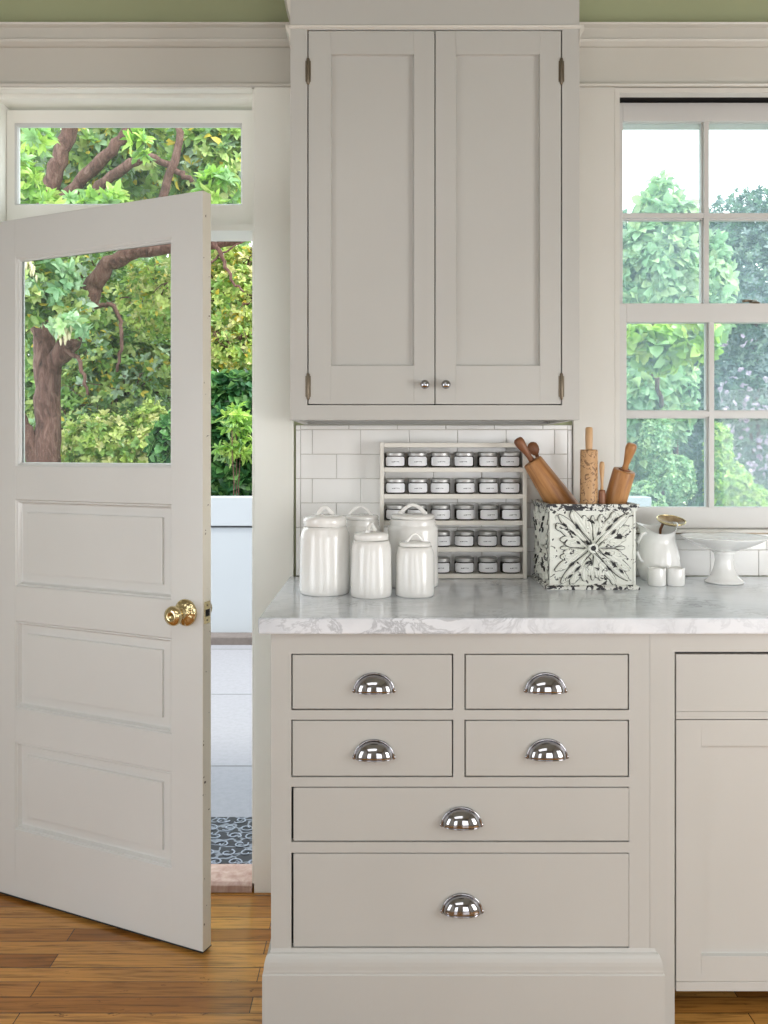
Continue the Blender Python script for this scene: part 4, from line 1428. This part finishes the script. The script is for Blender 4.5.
def foliage(name, blobs, parent, pal, leaf=0.11, wid=0.38, ros=6, seed=0, yellow=0.0, shell=0.55, droop=0.15, kind=None):
    """blobs: [(centre, (rx, ry, rz), number of rosettes)] ; real folded leaves in rosettes at twig ends"""
    r = np.random.default_rng(100 + seed)
    cs, ds = [], []
    for (c, rad, n) in blobs:
        d = r.normal(size=(n, 3)); d /= np.linalg.norm(d, axis=1)[:, None]
        q = shell + (1 - shell) * r.random(n) ** 0.6
        cs.append(np.array(c)[None] + d * np.array(rad)[None] * q[:, None])
        ds.append(d + r.normal(scale=0.5, size=(n, 3)) + np.array([0, 0, 0.3]))
    cs, ds = np.concatenate(cs), np.concatenate(ds)
    ds /= np.linalg.norm(ds, axis=1)[:, None]
    n = len(cs)
    a = np.cross(ds, np.array([0.13, 0.27, 0.95])); a /= np.linalg.norm(a, axis=1)[:, None]
    b = np.cross(ds, a)
    K = ros
    ang = (np.arange(K)[None] * 2 * PI / K + r.random((n, 1)) * 6.28 + r.normal(scale=0.25, size=(n, K)))
    el = 0.15 + 0.75 * r.random((n, K))
    dr = (np.cos(ang)[..., None] * a[:, None] + np.sin(ang)[..., None] * b[:, None]) * np.cos(el)[..., None] + ds[:, None] * np.sin(el)[..., None]
    dr[..., 2] -= droop * r.random((n, K))
    dr /= np.linalg.norm(dr, axis=2)[..., None]
    sd = np.cross(dr, ds[:, None]); sd /= (np.linalg.norm(sd, axis=2)[..., None] + 1e-6)
    up = np.cross(sd, dr)
    L = leaf * (0.6 + 0.7 * r.random((n, K)))[..., None]
    W = L * wid * 0.5
    o = np.repeat(cs[:, None], K, 1)
    tmpl = [(0, 0, 0), (0.35, 1, 0.10), (0.35, 0, 0.02), (0.35, -1, 0.10), (0.72, 0.85, 0.04), (0.72, 0, -0.04), (0.72, -0.85, 0.04), (1.0, 0, -0.14)]
    P = np.stack([o + dr * L * t_ + sd * W * s_ + up * L * u_ for (t_, s_, u_) in tmpl], axis=2)   # n,K,8,3
    V = P.reshape(-1, 3)
    nl = n * K
    fq = np.array([(1, 4, 5, 2), (2, 5, 6, 3)])
    ft = np.array([(0, 1, 2), (0, 2, 3), (4, 7, 5), (5, 7, 6)])
    base_i = (np.arange(nl) * 8)[:, None, None]
    Q = (fq[None] + base_i)
    T = (ft[None] + base_i)
    loops = np.concatenate([Q.reshape(nl, -1), T.reshape(nl, -1)], axis=1).reshape(-1)
    cnt = np.tile(np.array([4, 4, 3, 3, 3, 3]), nl)
    starts = np.concatenate([[0], np.cumsum(cnt)[:-1]])
    me = bpy.data.meshes.new(name)
    off = np.array(ORIG[parent.name]) if parent is not None else np.zeros(3)
    V = V - off[None]
    me.vertices.add(len(V)); me.vertices.foreach_set('co', V.reshape(-1))
    me.loops.add(len(loops)); me.loops.foreach_set('vertex_index', loops.astype(np.int32))
    me.polygons.add(len(cnt)); me.polygons.foreach_set('loop_start', starts.astype(np.int32)); me.polygons.foreach_set('loop_total', cnt.astype(np.int32))
    me.update(calc_edges=True)
    pa = np.array(PAL[pal])
    ci = r.integers(0, len(pa), n)
    colr = pa[ci][:, None] * (0.75 + 0.5 * r.random((n, K)))[..., None]
    if yellow > 0:
        msk = r.random((n, K)) < yellow
        colr[msk] = np.array([0.80, 0.62, 0.10])
    colv = np.repeat(colr.reshape(-1, 3), 8, axis=0)
    ca = me.color_attributes.new('leaf_colour', 'FLOAT_COLOR', 'POINT')
    ca.data.foreach_set('color', np.concatenate([colv, np.ones((len(colv), 1))], axis=1).reshape(-1).astype(np.float32))
    me.materials.append(M['leaf'])
    ob = bpy.data.objects.new(name, me)
    C.objects.link(ob)
    if parent is not None:
        ob.parent = parent
        ORIG[ob.name] = Vector(off)
    return ob


def wobble(pts, n=6, amp=0.02, seed=0):
    r = random.Random(seed)
    out = []
    for a, b in zip(pts[:-1], pts[1:]):
        for k in range(n):
            tt = k / n
            p = Vector(a).lerp(Vector(b), tt)
            if not (a is pts[0] and k == 0):
                p += Vector((r.uniform(-amp, amp), r.uniform(-amp, amp), r.uniform(-amp, amp)))
            out.append(p)
    out.append(Vector(pts[-1]))
    return out


def limb(name, pxpts, r0, r1, parent, seed=0, amp=0.02):
    pts = wobble([at(*q) for q in pxpts], 5, amp, seed)
    n = len(pts)
    rr = random.Random(seed)
    rads = [(r0 + (r1 - r0) * i / (n - 1)) * (1 + rr.uniform(-.08, .08)) for i in range(n)]
    return MB().tube(pts, rads, 12, up=(0.1, 1, 0.1)).build(name, M['bark'], parent)


# main tree: trunk seen through the door's window, limbs rising to the transom
tx = at(48, 600, 7.0)
tree = thing('garden_tree', 'gnarled red-brown tree with a leaning limb, seen through the window of the open door', 'tree', (tx.x, 7.0, PZ0 + 0.02))
limb('trunk', [(50, 640, 7.0), (49, 560, 7.0), (47, 463, 7.0), (48, 400, 7.0), (44, 340, 7.0)], 0.135, 0.095, tree, 1, 0.012)
limb('branch', [(46, 372, 7.0), (66, 348, 6.95), (84, 318, 6.9), (92, 288, 6.9), (108, 264, 6.85), (138, 250, 6.8), (185, 246, 6.8), (235, 238, 6.8), (300, 215, 6.8)], 0.085, 0.05, tree, 2, 0.012)
limb('branch', [(46, 345, 7.0), (36, 310, 7.0), (34, 260, 7.0), (44, 205, 7.0), (58, 160, 7.0), (72, 118, 7.0), (80, 60, 7)], 0.08, 0.06, tree, 3, 0.015)
limb('branch', [(60, 205, 7.0), (85, 176, 6.95), (112, 150, 6.9), (132, 124, 6.9), (150, 90, 6.9)], 0.055, 0.04, tree, 4, 0.012)
limb('branch', [(70, 215, 6.9), (100, 186, 6.9), (130, 162, 6.85), (152, 156, 6.8), (175, 168, 6.8), (192, 182, 6.8)], 0.05, 0.02, tree, 5, 0.015)
limb('branch', [(84, 322, 6.9), (96, 307, 6.85), (112, 304, 6.8), (120, 320, 6.8), (123, 345, 6.8), (117, 372, 6.8)], 0.022, 0.012, tree, 6, 0.012)
limb('branch', [(66, 350, 6.9), (78, 356, 6.85), (84, 375, 6.8), (88, 395, 6.8)], 0.022, 0.012, tree, 7, 0.012)
limb('branch', [(150, 250, 6.8), (160, 235, 6.8), (165, 190, 6.8), (178, 140, 6.8), (182, 110, 6.8)], 0.04, 0.03, tree, 8, 0.02)
limb('branch', [(214, 242, 6.6), (224, 262, 6.6), (234, 284, 6.6), (244, 292, 6.6)], 0.02, 0.006, tree, 9, 0.012)
limb('branch', [(14, 405, 6.9), (22, 425, 6.9), (34, 452, 6.95), (48, 490, 7.0)], 0.06, 0.08, tree, 12, 0.012)
limb('branch', [(206, 268, 6.6), (222, 254, 6.6), (245, 240, 6.6)], 0.010, 0.006, tree, 10, 0.01)


def B(px, py, Y, rx, ry, rz, n):
    return (tuple(at(px, py, Y)), (rx, ry, rz), n)


foliage('foliage', [B(60, 150, 7.5, 1.0, 0.4, 0.6, 900), B(170, 150, 7.5, 0.9, 0.4, 0.5, 520), B(30, 285, 6.6, 0.20, 0.22, 0.30, 200),
                    B(75, 315, 6.7, 0.15, 0.14, 0.15, 80), B(215, 160, 7.2, 0.45, 0.3, 0.4, 420)], tree, 'mid', 0.095, 0.46, 6, 1, 0.04)
foliage('foliage', [B(24, 180, 6.3, 0.10, 0.1, 0.20, 26), B(105, 204, 6.3, 0.16, 0.12, 0.10, 26), B(58, 204, 6.3, 0.14, 0.12, 0.09, 22), B(222, 190, 6.3, 0.16, 0.1, 0.16, 34),
                    B(40, 140, 6.4, 0.07, 0.1, 0.06, 8), B(140, 145, 6.4, 0.07, 0.1, 0.08, 9)], tree, 'bright', 0.10, 0.36, 9, 2, 0.0)
foliage('foliage', [B(52, 280, 6.5, 0.20, 0.12, 0.14, 48), B(70, 326, 6.4, 0.14, 0.1, 0.07, 22)], tree, 'pale', 0.085, 0.5, 5, 3, 0.0, droop=0.5)
bl = MB()
rb = random.Random(9)
for (px, py, Y) in ((66, 335, 6.5), (62, 330, 6.5), (72, 322, 6.5), (26, 262, 6.4), (30, 270, 6.4), (22, 255, 6.4)):
    for _ in range(7):
        c = at(px, py, Y) + Vector((rb.uniform(-.05, .05), rb.uniform(-.03, .03), rb.uniform(-.05, .05)))
        bl.lathe([(0, -0.05), (0.006, -0.04), (0.012, -0.01), (0.009, 0.01), (0, 0.014)], c, seg=6)
bl.build('blossom', simple('cream_blossom', (0.75, 0.66, 0.45, 1), 0.7), tree)


def shrub(name, label, cat, Yc, px, blobs, pal, spread=0.16, stem_r=0.022, stem_top=0.72, twigs=0, **kw):
    x = (px - 384) * Yc / F
    r = thing(name, label, cat, (x, Yc, PZ0 + 0.02))
    top = max(b[0][2] for b in blobs)
    lc_ = MB()
    for s in range(3):
        a = s * 2.1
        lc_.tube(wobble([(x + 0.03 * math.cos(a), Yc + 0.03 * math.sin(a), PZ0 + 0.02), (x + spread * .6 * math.cos(a), Yc + 0.06 * math.sin(a), top * 0.45), (x + spread * math.cos(a), Yc + 0.1 * math.sin(a), top * stem_top)], 4, 0.03 if stem_r > 0.01 else 0.008, s),
                 stem_r, 7)
    lc_.build('stem', M['bark'], r)
    if twigs:
        tw = MB()
        tr_ = random.Random(kw.get('seed', 0) + 50)
        for (c, rad, n_) in blobs:
            for _ in range(twigs):
                a_, e_ = tr_.uniform(0, 6.28), tr_.uniform(-0.3, 1.2)
                d_ = Vector((math.cos(a_) * math.cos(e_) * rad[0], -abs(math.sin(a_)) * math.cos(e_) * rad[1], math.sin(e_) * rad[2]))
                p0 = Vector(c) + d_ * 0.35
                p1 = Vector(c) + d_ * tr_.uniform(1.0, 1.3)
                mid = p0.lerp(p1, 0.5) + Vector((tr_.uniform(-.12, .12), -0.05, tr_.uniform(-.12, .12)))
                tw.tube(wobble([p0, mid, p1], 4, 0.02, tr_.randint(0, 999)), [0.009 - 0.0008 * q_ for q_ in range(9)], 5)
        tag(tw.build('twigs', M['bark'], r), None, kind='stuff')
    foliage('foliage', blobs, r, pal, **kw)
    return r


# yellow-green shrubs that fill the door's window and the gap beside it
shrub('leafy_shrub', 'yellow-green leafy shrub right of the tree trunk, seen through the door', 'shrub', 8.3, 120,
      [B(130, 400, 8.3, 0.9, 0.4, 0.8, 2000), B(105, 315, 8.5, 0.9, 0.4, 0.8, 1300), B(80, 450, 8.0, 0.6, 0.3, 0.5, 600)], 'mid', twigs=14, leaf=0.075, wid=0.46, seed=4, yellow=0.06)
shrub('leafy_shrub', 'sunlit yellowing shrub above the dark ivy, seen through the door gap', 'shrub', 7.5, 222,
      [B(236, 300, 7.5, 0.42, 0.25, 0.50, 900), B(240, 350, 7.4, 0.3, 0.2, 0.2, 300), B(165, 300, 7.6, 0.45, 0.2, 0.35, 420)], 'yellow', twigs=14, leaf=0.06, wid=0.46, seed=5, yellow=0.06)
shrub('ivy_bush', 'dark green ivy bush behind the white garden wall', 'shrub', 6.75, 236,
      [B(238, 425, 6.75, 0.40, 0.22, 0.42, 1000), B(180, 450, 6.75, 0.22, 0.2, 0.28, 320), B(240, 475, 6.6, 0.40, 0.15, 0.22, 420)], 'dark', leaf=0.085, wid=0.8, seed=6)
shrub('flowering_sprig', 'pale flowering sprig in front of the dark ivy', 'plant', 6.36, 236,
      [B(236, 420, 6.36, 0.11, 0.06, 0.10, 26), B(226, 450, 6.36, 0.08, 0.05, 0.07, 12), B(248, 448, 6.36, 0.07, 0.05, 0.07, 12)], 'bright', spread=0.03, stem_r=0.004, stem_top=0.95, leaf=0.09, wid=0.26, ros=7, seed=7, droop=0.3)
shrub('low_bush', 'pale yellow-green low bush at the foot of the tree trunk', 'shrub', 7.35, 110,
      [B(105, 448, 7.35, 0.42, 0.18, 0.30, 500), B(150, 440, 7.4, 0.25, 0.18, 0.34, 340)], 'yellow', leaf=0.06, wid=0.5, seed=8)
# background greenery
shrub('background_tree', 'tall broad green tree filling the distance behind the door', 'tree', 11.0, 110,
      [B(60, 165, 11.0, 2.2, 0.9, 1.6, 1000), B(205, 230, 11.3, 2.0, 0.9, 1.9, 1000), B(80, 380, 10.5, 2.0, 0.8, 1.7, 2200), B(220, 400, 10.5, 1.6, 0.8, 1.6, 1800), B(20, 260, 10.8, 1.6, 0.8, 2.0, 1500)],
      'mid', leaf=0.14, wid=0.5, ros=5, seed=9)
# through the sash window
bt = shrub('broadleaf_tree', 'tall pale broadleaf tree in the left panes of the sash window', 'tree', 6.9, 664,
      [B(660, 285, 6.9, 0.40, 0.3, 0.58, 1000), B(650, 390, 6.9, 0.34, 0.25, 0.5, 600), B(668, 222, 6.9, 0.26, 0.2, 0.20, 150), B(632, 440, 6.9, 0.24, 0.2, 0.4, 380), B(704, 290, 6.9, 0.2, 0.2, 0.45, 380),
       B(664, 192, 6.9, 0.12, 0.1, 0.12, 14), B(648, 210, 6.9, 0.1, 0.1, 0.1, 14)], 'pale', leaf=0.115, wid=0.55, ros=5, seed=10, droop=0.9)
limb('branch', [(664, 420, 6.9), (656, 380, 6.2), (640, 330, 5.6), (668, 322, 5.3), (704, 322, 5.2)], 0.02, 0.005, bt, 21, 0.02)
foliage('foliage', [B(662, 345, 5.2, 0.17, 0.12, 0.13, 60), B(638, 335, 5.2, 0.08, 0.08, 0.08, 20), B(700, 335, 5.2, 0.1, 0.08, 0.13, 26)], bt, 'bright', leaf=0.10, wid=0.66, ros=4, seed=15, droop=1.3)
shrub('feathery_bush', 'lime green mounded bush at the bottom left of the sash window', 'shrub', 6.45, 662,
      [B(672, 480, 6.45, 0.17, 0.13, 0.20, 800), B(655, 440, 6.5, 0.11, 0.1, 0.2, 360), B(645, 500, 6.4, 0.14, 0.12, 0.14, 360), B(655, 525, 6.4, 0.25, 0.14, 0.2, 400)], 'pale', spread=0.05, leaf=0.038, wid=0.5, seed=11)
shrub('feathery_bush', 'lime green pointed bush at the bottom right of the sash window', 'shrub', 6.45, 733,
      [B(728, 490, 6.45, 0.17, 0.14, 0.22, 900), B(718, 450, 6.5, 0.09, 0.1, 0.22, 360), B(750, 503, 6.4, 0.16, 0.12, 0.15, 460), B(738, 528, 6.4, 0.25, 0.14, 0.2, 400)], 'bright', spread=0.05, leaf=0.038, wid=0.5, seed=12)
sh = shrub('flowering_shrub', 'blue-green shrub dotted with lilac flowers in the right panes of the sash window', 'shrub', 8.4, 760,
           [B(752, 300, 8.4, 0.75, 0.4, 1.0, 2600), B(755, 420, 8.3, 0.7, 0.35, 0.9, 1800), B(748, 225, 8.5, 0.5, 0.35, 0.36, 500), B(705, 380, 8.6, 0.5, 0.35, 1.3, 1200)], 'blue', leaf=0.06, seed=13)
foliage('flowers', [B(752, 440, 7.9, 0.3, 0.1, 0.35, 70), B(745, 390, 7.9, 0.35, 0.1, 0.25, 30), B(735, 330, 7.9, 0.2, 0.1, 0.2, 14)], sh, 'lilac', leaf=0.03, wid=0.8, ros=8, seed=14)
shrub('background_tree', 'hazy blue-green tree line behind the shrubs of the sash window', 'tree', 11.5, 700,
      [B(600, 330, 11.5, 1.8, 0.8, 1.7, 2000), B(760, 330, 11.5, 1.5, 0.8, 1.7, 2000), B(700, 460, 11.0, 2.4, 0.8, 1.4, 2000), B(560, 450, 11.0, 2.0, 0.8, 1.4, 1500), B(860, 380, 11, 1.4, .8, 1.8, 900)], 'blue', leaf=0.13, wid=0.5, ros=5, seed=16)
